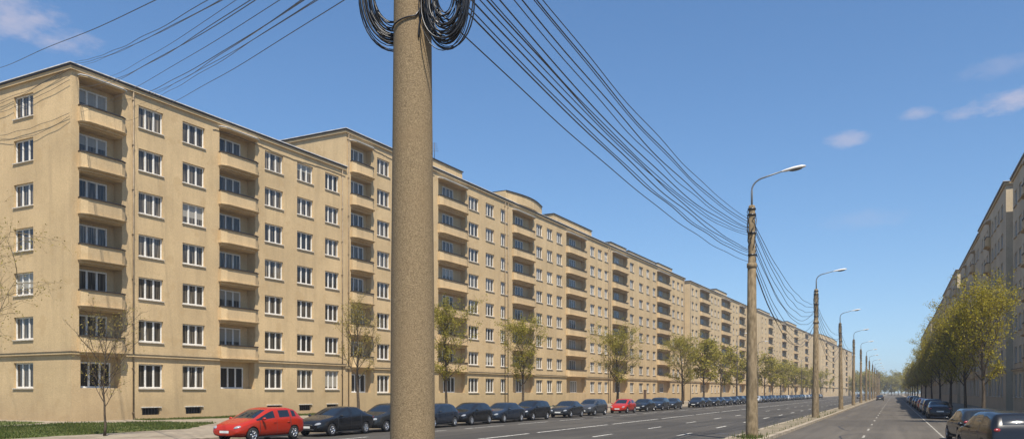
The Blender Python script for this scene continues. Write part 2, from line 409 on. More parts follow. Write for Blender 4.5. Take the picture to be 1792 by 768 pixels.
def building(label, name, s0, L, H, depth, floors, cols, loggias, origin, rotz, wall='stucco', detailed=False,
             gable=(), band=4.8, left_gable=True, wh=1.62, gh=1.8, basement=False, recess=.68, attics=(), doors=(), pipes=(), gl='glass', group=None,
             cap_start=True, cap_end=True, reveal=.17):
    """local x along the frontage, y into the block, z up. floors: window-centre heights. cols: (x, w, lights). loggias: (x0, x1)"""
    root = thing(name, label, 'building', origin, rotz, group)
    ops = []; wins = []; bals = []
    base = floors[0]-gh/2
    for x, w, li in cols:
        for k, zc in enumerate(floors):
            h = gh if k == 0 else wh
            ops.append((x-w/2, x+w/2, zc-h/2, zc+h/2, reveal+.1)); wins.append((x, reveal, zc-h/2, w, h, li, 0))
        if basement:
            ops.append((x-w*.36, x+w*.36, .42, .95, .3)); bals.append(('vent', x, w*.72, .42, .53))
    for x0, x1 in loggias:
        w = x1-x0
        for k, zc in enumerate(floors):
            if k == 0:
                ops.append((x0+.1, x1-.1, zc-gh/2, band-.16, recess*.75))
                wins.append(((x0+x1)/2-.1, recess*.75-.1, zc-gh/2+.02, min(w-.8, 2.5), gh, 3, 0)); continue
            fl = zc-1.62
            top = fl+2.72 if k < len(floors)-1 else min(fl+2.85, H-.5)
            ops.append((x0, x1, fl, top, recess))
            wins.append(((x0+x1)/2-.12, recess-.1, fl+.55, min(w-1.0, 2.4), 1.95, 3, 0))
            bals.append(('balcony', (x0+x1)/2, w, fl, k))
    mb = MB()
    wall_with_openings(mb, L, H, ops, lambda s, d, z: (s, d, z))
    gops = []
    for g, w, li in gable:
        for k, zc in enumerate(floors):
            h = gh if k == 0 else wh
            gops.append((depth-g-w/2, depth-g+w/2, zc-h/2, zc+h/2, .27))
            wins.append((.17, g, zc-h/2, w, h, li, -math.pi/2))
    wall_with_openings(mb, depth, H, gops, lambda s, d, z: (d, depth-s, z))
    mb.quad((L, 0, 0), (L, depth, 0), (L, depth, H), (L, 0, H)); mb.quad((L, depth, 0), (0, depth, 0), (0, depth, H), (L, depth, H))
    mb.build('wall', [wall], root)
    for x, y, z, w, h, li, rot in wins:
        window(root, x, y, z, w, h, li, detailed, rot, True, gl)
    for it in bals:
        if it[0] == 'vent':
            _, x, w, z, h = it
            v = MB(); v.box(-w/2, w/2, .2, .24, 0, h, 1)
            for q in range(6):
                xx = -w/2+w*(q+.5)/6; v.box(xx-.02, xx+.02, .10, .19, 0, h, 0)
            v.box(-w/2-.1, w/2+.1, -.10, -.002, h+.004, h+.09, 2)
            v.build('basement_window', ['darksteel', 'dark', 'sill'], root, (x, 0, z))
        else:
            _, x, w, z, k = it
            a, b = balcony_meshes(w+.16, .52 if detailed else .5, detailed)
            o = link('balcony', a, root, (x, 0, z))
            if b: link('rail', b, o)
    for x0, x1 in loggias:                            # little roof over the topmost balcony
        cn = MB(); w = x1-x0; cn.prism([(-w/2-.1, -.002), (-w/2-.1, -.30), (-w/2+.3, -.50), (w/2-.3, -.50), (w/2+.1, -.30), (w/2+.1, -.002)], 0, .10, 0)
        cn.prism([(-w/2-.14, -.002), (-w/2-.14, -.33), (-w/2+.3, -.54), (w/2-.3, -.54), (w/2+.14, -.33), (w/2+.14, -.002)], .102, .15, 1)
        cn.build('balcony_roof', [wall, 'flash'], root, ((x0+x1)/2, 0, min(floors[-1]-1.62+2.85, H-.5)+.03))
    # roof slab, cornice, string course
    r = MB(); r.box(.1, L-.1, .1, depth-.1, H-.3, H-.02); r.build('roof', ['roof'], root)
    c = MB()
    c.box(-.16*cap_start, L+.16*cap_end, -.16, -.002, H-.34, H-.10, 0)
    if cap_start: c.box(-.16, -.002, 0.0, depth, H-.34, H-.10, 0)
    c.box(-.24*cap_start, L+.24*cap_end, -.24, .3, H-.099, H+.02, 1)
    c.box(-.29*cap_start, L+.29*cap_end, -.29, .3, H+.021, H+.08, 2)
    if cap_start:
        c.box(-.24, .3, .301, depth, H-.099, H+.02, 1); c.box(-.29, .3, .301, depth, H+.021, H+.08, 2)
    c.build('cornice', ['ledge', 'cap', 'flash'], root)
    b = MB()
    b.box(-.16*cap_start, L, -.16, -.002, band-.09, band+.07, 0); b.box(-.20*cap_start, L, -.20, -.002, band+.072, band+.10, 1)
    if cap_start: b.box(-.16, -.002, 0, depth, band-.09, band+.07, 0); b.box(-.20, -.002, 0, depth, band+.072, band+.10, 1)
    b.build('string_course', ['ledge', 'cap'], root)
    for x in pipes:                                   # rain pipes with their brackets
        p = MB(); p.tube([(x, -.10, .25), (x, -.10, H-.36)], .055, 8)
        for q in range(8): z = .6+q*(H-1.6)/7; p.box(x-.075, x+.075, -.165, -.001, z, z+.05)
        p.build('rain_pipe', ['pipe'], root)
    for kind, x0, x1, h in attics:
        a = MB(); off = .02
        if kind == 'round':
            n = 10; pr = [(x0, 4.0), (x0, .6)]
            w = x1-x0
            for i in range(n+1):
                t = i/n; pr.append((x0+w*t, .35-.95*math.sin(math.pi*t)))
            pr += [(x1, .6), (x1, 4.0)]
            pr = pr[:1]+pr[2:-2]+pr[-1:]
            a.prism(pr, H+.08, H+.08+h, 0)
            pr2 = [(x, y-.12 if y < 3 else y) for x, y in pr]
            a.prism(pr2, H+.082+h, H+.2+h, 1)
        else:
            a.box(x0, x1, .5, 7, H-.1, H+h, 0); a.box(x0-.12, x1+.12, .38, 7.1, H+h+.002, H+h+.12, 1)
        a.build('attic', [wall, 'cap'], root)
    for x, w in doors:
        d = MB(); d.box(-w/2-.12, -w/2, -.10, .0, 0, 2.5, 1); d.box(w/2, w/2+.12, -.10, 0, 0, 2.5, 1); d.box(-w/2-.12, w/2+.12, -.12, 0, 2.5, 2.64, 1)
        d.box(-w/2, -.01, -.05, -.003, .02, 2.5, 0); d.box(.01, w/2, -.05, -.003, .02, 2.5, 0)
        o = d.build('door', ['wood', 'ledge'], root, (x, 0, .1))
    return root

FLA = [3.3]+[6.65+3.16*k for k in range(6)]
FLB = [3.0]+[6.4+3.25*k for k in range(7)]
ROT_L = math.atan2(FY, FX)
def cols_px(lst, s0, li=3):
    out = []
    for x, w in lst:
        a, b = s_at(x-w/2), s_at(x+w/2); out.append(((a+b)/2-s0, b-a, li))
    return out
def logs_px(lst, s0): return [(s_at(a)-s0, s_at(b)-s0) for a, b in lst]

GRP_B = 'apartment blocks along the left side of the street'
sA1 = s_at(605)-.02
bA = building('seven storey tan stucco apartment block with plain windowed end wall at the near corner', 'apartment_building', 0, sA1, 24.4, 13.5, FLA,
    cols_px([(264, 43), (339, 39), (479.5, 32), (534, 28), (581, 24)], 0), [(.55, s_at(214)), (s_at(384), s_at(447))],
    fpt(0), ROT_L, detailed=True, gable=[(g_at(41), g_at(24)-g_at(58), 3), (g_at(41)+4.6, 1.6, 3)], basement=True, pipes=[s_at(232), s_at(598)], group=GRP_B, cap_end=False, recess=.95)
def blockB(x0, x1, label, cols, logs, **kw):
    s0 = s_at(x0); s1 = s_at(x1)
    at = [(k, s_at(a)-s0, s_at(b)-s0, h) for k, a, b, h in kw.pop('attics', [])]
    drs = [(s_at(d)-s0, 1.8) for d in kw.pop('doors', [])]
    return building(label, 'apartment_building', 0, s1-s0-.02, kw.pop('H', 28.2), kw.pop('depth', 12.5), FLB, cols_px(cols, s0, kw.pop('li', 3)), logs_px(logs, s0),
        fpt(s0, kw.pop('back', 0)), ROT_L, band=4.6, pipes=[.35, s1-s0-.5], wh=1.65, gh=1.85, attics=at, doors=drs, group=GRP_B, **kw)
bB1 = blockB(605, 886, 'eight storey tan block rising one floor above its neighbour, partly behind the thick concrete pole',
    [(671, 22), (704, 20), (735, 19), (829, 18), (857.5, 15), (882, 12)], [(614, 650), (767, 815)], detailed=True, cap_end=False, attics=[('box', 742, 815, 1.25)])
bB2 = blockB(886, 1066, 'eight storey tan block with a rounded attic above its first loggia bay',
    [(944, 11), (962, 10), (979, 10), (1037, 8), (1050, 7), (1061, 6)], [(897, 933), (991, 1024)], detailed=True, cap_start=False, cap_end=False,
    attics=[('round', 889, 952, 1.3), ('box', 974, 1040, 1.3)])
bB3 = blockB(1066, 1198, 'eight storey tan block with dark roof huts, last before the gap in the left row',
    [(1106, 7), (1122, 7), (1134, 5), (1145, 5), (1179, 4.5), (1187, 4), (1194, 3.5)], [(1072, 1097), (1150, 1172)], cap_start=False,
    attics=[('box', 1073, 1100, .9), ('box', 1104, 1150, .8), ('box', 1155, 1180, 1.0)], doors=[1128])
bC = blockB(1207, 1306, 'eight storey tan block standing just beyond the gap in the left row',
    [(1212.5, 3.5), (1219, 3.5), (1246, 3), (1252, 3), (1257.5, 2.6), (1284, 2.2), (1289.5, 2.2)], [(1225, 1241), (1262.5, 1278), (1294, 1303)], wall='stucco_pale', attics=[('box', 1256, 1275, 1.1)], li=2)
bD = blockB(1307, 1432, 'long pale tan block seen in steep perspective behind the first lamp pole',
    [(1334, 1.8), (1340, 1.8), (1355, 1.6), (1360, 1.6), (1365, 1.4), (1380, 1.2), (1385, 1.2), (1400, 1.0), (1404, 1.0), (1419, .7), (1423, .7)], [(1345, 1352), (1369, 1376), (1390, 1396), (1409, 1414)], wall='stucco_pale', li=2,
    attics=[('box', 1330, 1350, 1.0), ('box', 1380, 1396, 1.2)])
bE = blockB(1434, 1491, 'farthest pale block of the left row with a curved attic',
    [(1439, .7), (1442, .6), (1450, .5), (1453, .5), (1462, .42), (1465, .4), (1474, .3), (1477, .3)], [(1445, 1448), (1457, 1460), (1469, 1471.5), (1480, 1483)], wall='stucco_pale', li=2,
    attics=[('round', 1437, 1466, 2.2)])

# tall aerials on a roof
def aerial(s, d, z, h, label):
    m = MB(); m.tube([(0, 0, 0), (0, 0, h)], .035, 5)
    for k in range(5): 
        zz = h*(.55+.1*k); m.tube([(-.5+.05*k, 0, zz), (.5-.05*k, 0, zz)], .02, 4)
    o = m.build('tv_aerial', ['darksteel'], None, fpt(s, d, z)); tag(o, label, 'aerial')
aerial(s_at(775), 1.2, 28.2+1.37, 2.3, 'thin television aerial on the roof hut just right of the thick pole')

# ------------------------------------------------------------------ right row (frontages in shade)
RD = Vector((UX, UY, 0)).normalized()
def right_pt(d, out=0.0):                # the right frontage runs parallel to the kerb
    return Vector((UX/UY*d+12.4, d, 0))+Vector((RD.y, -RD.x, 0))*(-out)
RFL = [2.8]+[5.9+3.15*k for k in range(6)]
GRP_R = 'apartment blocks along the right side of the street'
def block_right(d0, d1, out, H, label, step=3.1):
    """d0 near end, d1 far end; local x runs towards the camera"""
    p0, p1 = right_pt(d0, out), right_pt(d1, out)
    L = (p0-p1).length
    n = int((L-1.2)/step); mrg = (L-n*step)/2
    cols = [(mrg+step*(k+.5), 1.75, 2) for k in range(n)]
    # every fifth column is a loggia
    logs = []; cc = []
    for k, c in enumerate(cols):
        if k % 5 == 3: logs.append((c[0]-1.2, c[0]+1.2))
        else: cc.append(c)
    fl = RFL if H > 23.5 else RFL[:-1]
    root = building(label, 'apartment_building', 0, L, H, 11, fl, cc, logs, p1, math.atan2(-RD.y, -RD.x), wall='stucco_grey', band=4.35, gh=2.3, wh=1.6,
        group=GRP_R, cap_start=True, cap_end=True, recess=.8, reveal=.09, gl='glass_dull')
    # near end cornice and end window column are covered by the cornice return
    c = MB(); c.box(L+.002, L+.16, 0, 11, H-.34, H-.10, 0); c.box(L+.245, L+.30, -.24, 11, H-.099, H+.02, 1); c.build('end_cornice', ['ledge', 'cap'], root)
    return root
block_right(52, 84, .1, 24.1, 'nearest shaded brown block at the right edge of the street')
block_right(85.5, 111.5, .55, 24.2, 'second shaded brown block on the right, beyond the nearest one')
block_right(113, 146, .4, 24.1, 'third shaded brown block on the right, above the tallest street tree')
block_right(147.5, 188, .8, 24.3, 'fourth shaded brown block on the right, half hidden by the trees')
block_right(189.5, 250, .6, 24.0, 'fifth shaded brown block on the right, mostly behind tree crowns')
block_right(251.5, 340, .9, 24.0, 'farthest shaded brown block on the right, behind the distant trees')

# ------------------------------------------------------------------ ground, roads
def strip(name, p0, p1, q0, q1, z, mat, thick=0.0, seg=1):
    m = MB()
    for k in range(seg):
        a = q0+(q1-q0)*k/seg; b = q0+(q1-q0)*(k+1)/seg
        A, B, C, D = rd(p0, a, z), rd(p1, a, z), rd(p1, b, z), rd(p0, b, z)
        m.quad(A, B, C, D)
    if thick:
        dn = Vector((0, 0, -thick))
        A, B, C, D = rd(p0, q0, z), rd(p1, q0, z), rd(p1, q1, z), rd(p0, q1, z)
        for u, v in ((A, B), (B, C), (C, D), (D, A)): m.quad(u+dn, v+dn, v, u)
    o = m.build(name, [mat]); tag(o, kind='structure'); return o
g = MB(); S = 2500
g.quad((-S, -S, -.03), (S, -S, -.03), (S, S, -.03), (-S, S, -.03)); tag(g.build('ground', ['soil']), kind='structure')
QN, QF = -40, 900
strip('road', -27, -6.6, QN, QF, 0.0, 'asphalt')
strip('road', -5.0, 4.4, QN, QF, 0.0, 'asphalt_old')
strip('median', -6.4, -5.2, QN, QF, .13, 'median_paving')
KERBS = []
def kerb(p0, p1, z=.14):
    m = MB(); q = QN; random.seed(int(p0*10)+500)
    while q < 260:                                           # separate stones with open joints
        l = 1.0; j = random.uniform(-.012, .012); h = z+random.uniform(-.012, .008)
        A = [rd(p0+j, q+.012), rd(p1+j, q+.012), rd(p1+j, q+l), rd(p0+j, q+l)]
        i = len(m.v); m.v += [(v.x, v.y, -.02) for v in A]+[(v.x, v.y, h) for v in A]
        for f in ((4,5,6,7), (0,1,5,4), (1,2,6,5), (2,3,7,6), (3,0,4,7)): m.f.append(tuple(i+k for k in f)); m.m.append(0); m.smooth.append(False)
        q += l
    A = [rd(p0, q), rd(p1, q), rd(p1, QF), rd(p0, QF)]
    i = len(m.v); m.v += [(v.x, v.y, -.02) for v in A]+[(v.x, v.y, z) for v in A]
    for f in ((4,5,6,7), (0,1,5,4), (1,2,6,5), (3,0,4,7)): m.f.append(tuple(i+k for k in f)); m.m.append(0); m.smooth.append(False)
    tag(m.build('kerb', ['kerb']), kind='structure')
kerb(-6.62, -6.40); kerb(-5.2, -4.96); kerb(-27.2, -26.98); kerb(4.38, 4.6)
strip('pavement', 4.6, 40, QN, QF, .12, 'paving')
strip('pavement', -110, -27.2, QN, QF, .12, 'paving')
# road markings: worn dashes as thin painted sheets
mk = MB(); random.seed(3)
def mark(p, q0, q1, w): 
    mk.quad(rd(p-w/2, q0, .005), rd(p+w/2, q0, .005), rd(p+w/2, q1, .005), rd(p-w/2, q1, .005))
q = 14
while q < 420:
    mark(-16.9, q, q+11.5, .17); q += 12.6
for p, st in ((-12.9, 17.3), (-9.5, 20.0)):
    q = st
    while q < 420: mark(p, q, q+3.0, .15); q += 9.6
q = 12
while q < 420: mark(-22.5, q, q+5.2, .12); q += 7.4

tag(mk.build('road_markings', ['paint']), kind='structure')
mk = MB(); q = -10
while q < 420:
    mark(2.1, q, q+6, .08); q += 6
q = 9
while q < 420: mark(-1.3, q, q+2.4, .11); q += 8
tag(mk.build('edge_lines', ['paint_worn']), kind='structure')
# tar repair seams
sm = MB(); random.seed(11)
for k in range(26):
    p = random.uniform(-22, -7.5) if k % 3 else random.uniform(-4, 1.5); q = random.uniform(18, 120); pts = []
    a = random.uniform(-.25, .25); n = 14
    if k % 4 == 0: a += math.pi/2
    for i in range(n):
        pts.append((p, q)); p += math.sin(a)*.6+random.uniform(-.05, .05); q += math.cos(a)*.6; a += random.uniform(-.15, .15)
    for i in range(n-1):
        (p0, q0), (p1, q1) = pts[i], pts[i+1]; nx, ny = q1-q0, -(p1-p0); l = math.hypot(nx, ny); nx, ny = nx/l*.04, ny/l*.04
        mk2 = (rd(p0-nx, q0-ny, .003), rd(p0+nx, q0+ny, .003), rd(p1+nx, q1+ny, .003), rd(p1-nx, q1-ny, .003))
        if -26.5 < p1 < 4 and not (-7 < p1 < -4.9): sm.quad(*mk2)
tag(sm.build('tar_seams', ['cap']), kind='structure')
# manhole
mh = MB(); c = rd(-7.9, 42); mh.lathe([(0, .006), (.36, .006), (.38, .004)], 20, c=c); tag(mh.build('manhole_cover', ['darksteel']), 'round dark iron manhole cover set in the road beside the median', 'manhole')

# grass beds in front of the near block
def turf_bed(name, pts, z=.125, n=0, seed=1):
    """irregular turf patch with blades"""
    cx = sum(p.x for p in pts)/len(pts); cy = sum(p.y for p in pts)/len(pts)
    m = MB(); m.v = [(p.x, p.y, z) for p in pts]; m.f = [tuple(range(len(pts)))]; m.m = [0]; m.smooth = [False]
    tag(m.build(name, ['turf']), kind='structure')
    return pts
def inside(x, y, poly):
    r = False; n = len(poly)
    for i in range(n):
        a, b = poly[i], poly[i-1]
        if (a.y > y) != (b.y > y) and x < (b.x-a.x)*(y-a.y)/(b.y-a.y)+a.x: r = not r
    return r
def wob(poly, amt, seg, seed):
    rr = random.Random(seed); out = []
    for i in range(len(poly)):
        a, b = poly[i], poly[(i+1) % len(poly)]; n = max(1, int((b-a).length/seg))
        for k in range(n):
            p = a.lerp(b, k/n); out.append(p+Vector((rr.uniform(-amt, amt), rr.uniform(-amt, amt), 0)))
    return out
# bed A: from the lower left; bed B: below the windows of the near block
pA = wob([fpt(-16, -7), fpt(-2.5, -2.6), fpt(2.2, -6.2), fpt(3.0, -10.5), fpt(-4, -16), fpt(-20, -18)], .18, .8, 1)
pB = wob([fpt(4.0, -.6), fpt(18, -.6), fpt(28, -.6), fpt(28, -4.2), fpt(17, -4.0), fpt(9, -3.4), fpt(4.2, -2.6)], .18, .8, 2)
pC = wob([fpt(31, -.6), fpt(84, -.6), fpt(84, -4.0), fpt(31, -4.2)], .2, 1.5, 3)
pD = wob([fpt(-14, 12), fpt(-2.2, 12), fpt(-1.6, .2), fpt(-4, -2), fpt(-14, -5)], .18, .8, 4)
gb = MB(); rr = random.Random(5)
for poly, n in ((pA, 17000), (pB, 9000), (pC, 3000), (pD, 3000)):
    turf_bed('turf', poly)
    x0 = min(p.x for p in poly); x1 = max(p.x for p in poly); y0 = min(p.y for p in poly); y1 = max(p.y for p in poly); k = 0; t = 0
    while k < n and t < n*6:
        t += 1; x = rr.uniform(x0, x1); y = rr.uniform(y0, y1)
        dens = .5+.5*math.sin(x*1.3+math.sin(y*.9)*2)*math.sin(y*1.7+1)
        if not inside(x, y, poly) or rr.random() > .25+dens: continue
        k += 1; a = rr.uniform(0, 6.28); h = rr.uniform(.05, .16)*(.6+.6*dens); w = rr.uniform(.015, .035); lx, ly = rr.uniform(-.06, .06), rr.uniform(-.06, .06)
        i = len(gb.v); gb.v += [(x-math.cos(a)*w, y-math.sin(a)*w, .12), (x+math.cos(a)*w, y+math.sin(a)*w, .12), (x+lx, y+ly, .12+h)]
        gb.f.append((i, i+1, i+2)); gb.m.append(0); gb.smooth.append(False)
# weeds round the lamp pole foot and along the median
for k in range(560):
    q = rr.uniform(30, 90); p = rr.choice((rr.gauss(-6.3, .06), rr.gauss(-5.3, .06)))
    if k < 260:
        q = 36.4+rr.gauss(.0, .6); p = -5.65+rr.gauss(.05, .28)
    v = rd(p, q); a = rr.uniform(0, 6.28); h = rr.uniform(.03, .11) if k > 500 else rr.uniform(.08, .3); w = .02
    i = len(gb.v); gb.v += [(v.x-math.cos(a)*w, v.y-math.sin(a)*w, .12), (v.x+math.cos(a)*w, v.y+math.sin(a)*w, .12), (v.x+rr.uniform(-.05, .05), v.y+rr.uniform(-.05, .05), .12+h)]
    gb.f.append((i, i+1, i+2)); gb.m.append(0); gb.smooth.append(False)
tag(gb.build('grass', ['blade']), kind='stuff')

# ------------------------------------------------------------------ poles, lamps
POLE_P = -5.62
main_pos = px(722, 686, 10.3); main_pos.z = 0
mp_root = thing('utility_pole', 'thick speckled concrete utility pole in front of the blocks, hung with black cable coils', 'pole', main_pos)
b = MB()
b.lathe([(.295, 0), (.285, 1.0), (.27, 3.5), (.245, 6.0), (.226, 8.0), (.205, 10.2), (.19, 10.22), (0, 10.24)], 48); b.build('shaft', ['concrete'], mp_root)
b = MB(); b.lathe([(.232, 7.56), (.255, 7.56), (.255, 7.64), (.232, 7.64)], 36); b.lathe([(.222, 8.7), (.245, 8.7), (.245, 8.78), (.222, 8.78)], 36); b.build('clamp_band', ['darksteel'], mp_root)
def catenary(a, b, sag, n=24, wob_=0.0, seed=0):
    rr = random.Random(seed); ph = rr.uniform(0, 6.28); f1 = rr.uniform(2, 5)
    out = []
    for i in range(n+1):
        t = i/n; p = a.lerp(b, t); p.z -= sag*4*t*(1-t)
        e = math.sin(math.pi*t)*wob_
        p += Vector((math.sin(ph+f1*t*6.28)*e, 0, math.cos(ph*2+f1*t*7.9)*e)); out.append(p)
    return out
def wire(a, b, sag, r, label, group, n=24, wob_=0.0, seed=0, name='overhead_wire'):
    m = MB(); pts = catenary(Vector(a), Vector(b), sag, n, wob_, seed); o0 = pts[0].copy()
    m.tube([p-o0 for p in pts], r, 5); o = m.build(name, ['cable'], None, o0)
    tag(o, label, 'wire', group); return o

# lamp poles along the median
def make_lamp():
    root = link('street_lamp', None)
    s = MB()
    s.lathe([(.27, 0), (.26, .8), (.215, 4.0), (.185, 7.45), (.165, 7.5), (.15, 8.2), (.14, 10.1), (.12, 10.15), (0, 10.16)], 20)
    s.build('shaft', ['concrete_old'], root)
    c = MB()
    c.lathe([(.186, 7.42), (.215, 7.44), (.215, 7.62), (.17, 7.64)], 20)
    c.build('collar', ['concrete_old'], root)
    w = MB(); rr = random.Random(4)                       # cables lashed round the pole head
    for k in range(7):
        a0 = rr.uniform(0, 6.28); pts = []
        z0, z1 = rr.uniform(7.7, 8.4), rr.uniform(9.3, 10.0)
        for i in range(15):
            t = i/14; an = a0+t*rr.choice((1.5, 2.5))*.8; r = .165+.04*abs(math.sin(t*9+k)); pts.append((r*math.cos(an), r*math.sin(an), z0+(z1-z0)*t))
        w.tube(pts, .016, 4)
    for z in (7.95, 8.9, 9.7, 9.95):
        w.lathe([(.15, z), (.178, z+.01), (.178, z+.07), (.145, z+.08)], 14)
    w.build('cable_lashing', ['cable'], root)
    arm = MB(); pts = [(0, 0, 9.9), (0, 0, 10.75)]
    for k in range(9):
        t = k/8*math.radians(78); pts.append((.62-.62*math.cos(t), 0, 10.80+.52*math.sin(t)))
    pts.append((1.28, 0, 11.50))
    arm.tube(pts, [.045]*2+[.036]*9+[.032], 8); arm.build('arm', ['steel'], root)
    h = MB()
    sec = [(1.25, .05, .04), (1.40, .10, .07), (1.75, .15, .10), (2.05, .15, .09), (2.2, .09, .05), (2.24, .02, .01)]
    base = len(h.v); nn = 12
    for x, wy, hz in sec:
        for j in range(nn):
            an = 2*math.pi*j/nn; zz = math.sin(an); h.v.append((x, wy*math.cos(an), 11.49+(x-1.3)*.13+hz*(zz if zz > 0 else zz*.5)))
    for i in range(len(sec)-1):
        for j in range(nn):
            l = (j+1) % nn; h.f.append((base+i*nn+j, base+(i+1)*nn+j, base+(i+1)*nn+l, base+i*nn+l)); h.m.append(0); h.smooth.append(True)
    hd = h.build('lamp_head', ['lamp'], root)
    l = MB(); l.ell((1.83, 0, 11.515), (.28, .11, .06), 0, 12, 6, Matrix.Rotation(-.13, 3, 'Y')); l.build('lens', ['lens'], hd)
    return root
lamp0 = make_lamp(); lamp_roots = []
ordn = ['first', 'second', 'third', 'fourth', 'fifth', 'sixth', 'seventh', 'eighth', 'ninth', 'tenth', 'eleventh', 'twelfth', 'thirteenth']
lq = [36.7, 68.5, 103, 135.7, 167, 198, 229, 261, 292, 324, 355, 387]
for k, q in enumerate(lq):
    o = lamp0 if k == 0 else copy_tree(lamp0)
    o.location = rd(POLE_P, q, .1); o.rotation_euler = (0, R_([0, .4, -.5, .3, 0, .6, -.4, 0, 0, 0, 0, 0][k]), STREET-math.pi/2+R_([0, 3, -2, -14, 2, 0, 4, 1, -2, 0, 2, 0][k]))
    lab = 'weathered concrete lamp pole on the median where the wires from the thick pole end' if k == 0 else \
          '%s concrete lamp pole counted along the median, the thick cable-hung pole left out' % ordn[k]
    tag(o, lab, 'street lamp', 'concrete lamp poles along the median'); lamp_roots.append(o)
# slim steel lamp posts on the left pavement
def make_post():
    root = link('lamp_post', None)
    a = MB(); a.lathe([(.11, 0), (.10, 3), (.075, 9), (.06, 13), (0, 13.01)], 10); a.build('shaft', ['darksteel'], root)
    b = MB(); b.tube([(0, 0, 12.9), (.25, 0, 13.4), (.9, 0, 13.65), (1.4, 0, 13.68)], .045, 6); b.build('arm', ['darksteel'], root)
    h = MB(); h.ell((1.75, 0, 13.68), (.42, .16, .09), 0, 10, 6); h.build('lamp_head', ['lamp'], root)
    return root
post0 = make_post()
for k, (x, p) in enumerate([(1326.5, -28.2), (1403, -28.2), (1440, -28.2), (1290, -28.2)]):
    o = post0 if k == 0 else copy_tree(post0)
    o.location = rd(p, q_at(x, p), .1); o.rotation_euler = (0, 0, STREET-math.pi/2)
    tag(o, ['slim dark lamp post on the left pavement close behind the first concrete lamp pole',
            'slim dark lamp post before the long pale block, left of the second concrete lamp pole',
            'farthest slim dark lamp post, before the block with the curved attic',
            'slim dark lamp post before the block just beyond the gap'][k], 'lamp post', 'slim lamp posts on the left pavement')

# ------------------------------------------------------------------ cable coils on the main pole
def coil(center, rx, rz, n, label, seed, thick, lean, ring_lo):
    rr = random.Random(seed); m = MB()
    ang = math.atan2(-center.x, center.y)
    ax = Vector((math.cos(lean), math.sin(lean), 0)); ay = Vector((-math.sin(lean), math.cos(lean), 0))
    for k in range(n):
        f = ring_lo+(1-ring_lo)*(k+rr.uniform(-.4, .4))/n
        if k > n-4: f += rr.uniform(0, .07)
        ox, oz, oy = rr.uniform(-.02, .02), rr.uniform(-.035, .03)+.0, rr.uniform(-thick, thick)
        e1, e2 = rr.uniform(-.03, .03), rr.uniform(0, 6.28); pts = []
        tilt = rr.uniform(-.10, .10); seg = 34; a0 = rr.uniform(0, 6.28); sp = rr.uniform(-.015, .015)
        for i in range(seg+1):
            a = a0+2*math.pi*i/seg; r = f+e1*math.sin(2*a+e2)+sp*(i/seg-.5)*2
            u, w = rx*r*math.cos(a)+ox, rz*r*math.sin(a)+oz
            pts.append(ax*u+ay*(oy+tilt*w+.03*math.sin(a*2+e2))+Vector((0, 0, w)))
        m.tube(pts, rr.choice((.0065, .0075, .0095, .006)), 6, 0, False)
    # ties
    o = m.build('cable_coil', ['cable'], None, center); tag(o, label, 'cable coil', 'cable coils on the thick pole'); return o
cR = px(781, -2, 10.0); coil(cR, 47*.0070, 85*.0070, 42, 'black cable coil hanging on the right face of the thick concrete pole', 21, .09, R_(-18), .32)
cL = px(687, -8, 10.62); coil(cL, 58*.00744, 95*.00744, 36, 'black cable coil showing from behind the left edge of the thick concrete pole', 22, .07, R_(10), .52)
# hooks carrying the coils are parts of the pole
hk = MB()
for c in (cR, cL):
    a = Vector((main_pos.x, main_pos.y, c.z+.55)); bpt = Vector((c.x, c.y, c.z+.53)); hk.tube([a-main_pos, bpt-main_pos, bpt-main_pos+Vector((0, 0, .1))], .02, 6)
hk.build('coil_hook', ['darksteel'], mp_root)
def surf(z, ang, extra=.012):
    r = .295+(.205-.295)*(z/10.2)+extra
    return Vector((main_pos.x+r*math.cos(ang), main_pos.y+r*math.sin(ang), z))
# tail of cable crossing the pole front
A = px(687, 56, 10.3).z; B_ = px(728, 27, 10.05).z
m = MB(); pts = []
for i in range(12):
    t = i/11; pts.append(surf(A+(B_-A)*t, R_(185+100*t), .018))
pts.append(surf(B_+.1, R_(300), .03))
m.tube([p-pts[0] for p in pts], .010, 6); tag(m.build('tie_cable', ['cable'], None, pts[0]), 'short thin cable slung diagonally across the front of the thick pole', 'cable')
random.seed(9)
for k, (xa, ya, xb, yb, lab) in enumerate([(738, -30, 742, 62, 'black cable tail hanging down the front right of the thick pole'),]):
    z0, z1 = px(xa, ya, 10).z, px(xb, yb, 10).z; pts = []
    for i in range(16):
        t = i/15; pts.append(surf(z0+(z1-z0)*t, R_(292+6*math.sin(t*5)+8*t), .014+.03*math.sin(t*3.1)))
    m = MB(); m.tube([p-pts[0] for p in pts], .009, 6); tag(m.build('cable_tail', ['cable'], None, pts[0]), lab, 'cable')

# ------------------------------------------------------------------ overhead wires
lp = [rd(POLE_P, q, 0) for q in lq]
def pole_pt(k, z): 
    v = lp[k].copy(); v.z = z; return v
random.seed(17)
G1 = 'wires between the thick pole and the first lamp pole'
spanA = [  # height on the thick pole, height on lamp pole, sag
    (7.05, 7.77, .50), (7.43, 8.02, .55), (7.52, 8.17, .60), (7.66, 8.24, .55), (7.80, 8.94, .75), (7.92, 8.30, .55), (7.99, 9.04, .80), (8.15, 9.14, .80),
    (8.42, 9.20, .75), (8.58, 9.24, .70), (8.80, 9.39, .65), (8.86, 9.50, .66), (8.92, 9.62, .55)]
for k, (z0, z1, sag) in enumerate(spanA):
    a = Vector((main_pos.x+.20, main_pos.y+.05, z0))
    lab = {0: 'lowest black wire running from the thick pole to the first lamp pole', len(spanA)-1: 'topmost black wire running from the thick pole to the first lamp pole'}.get(k, 'black wire inside the bundle from the thick pole to the first lamp pole')
    wire(a, pole_pt(0, z1)+Vector((-.15, -.1, 0)), sag, .0095+.003*(k % 2), lab, G1, 40, .018, k)
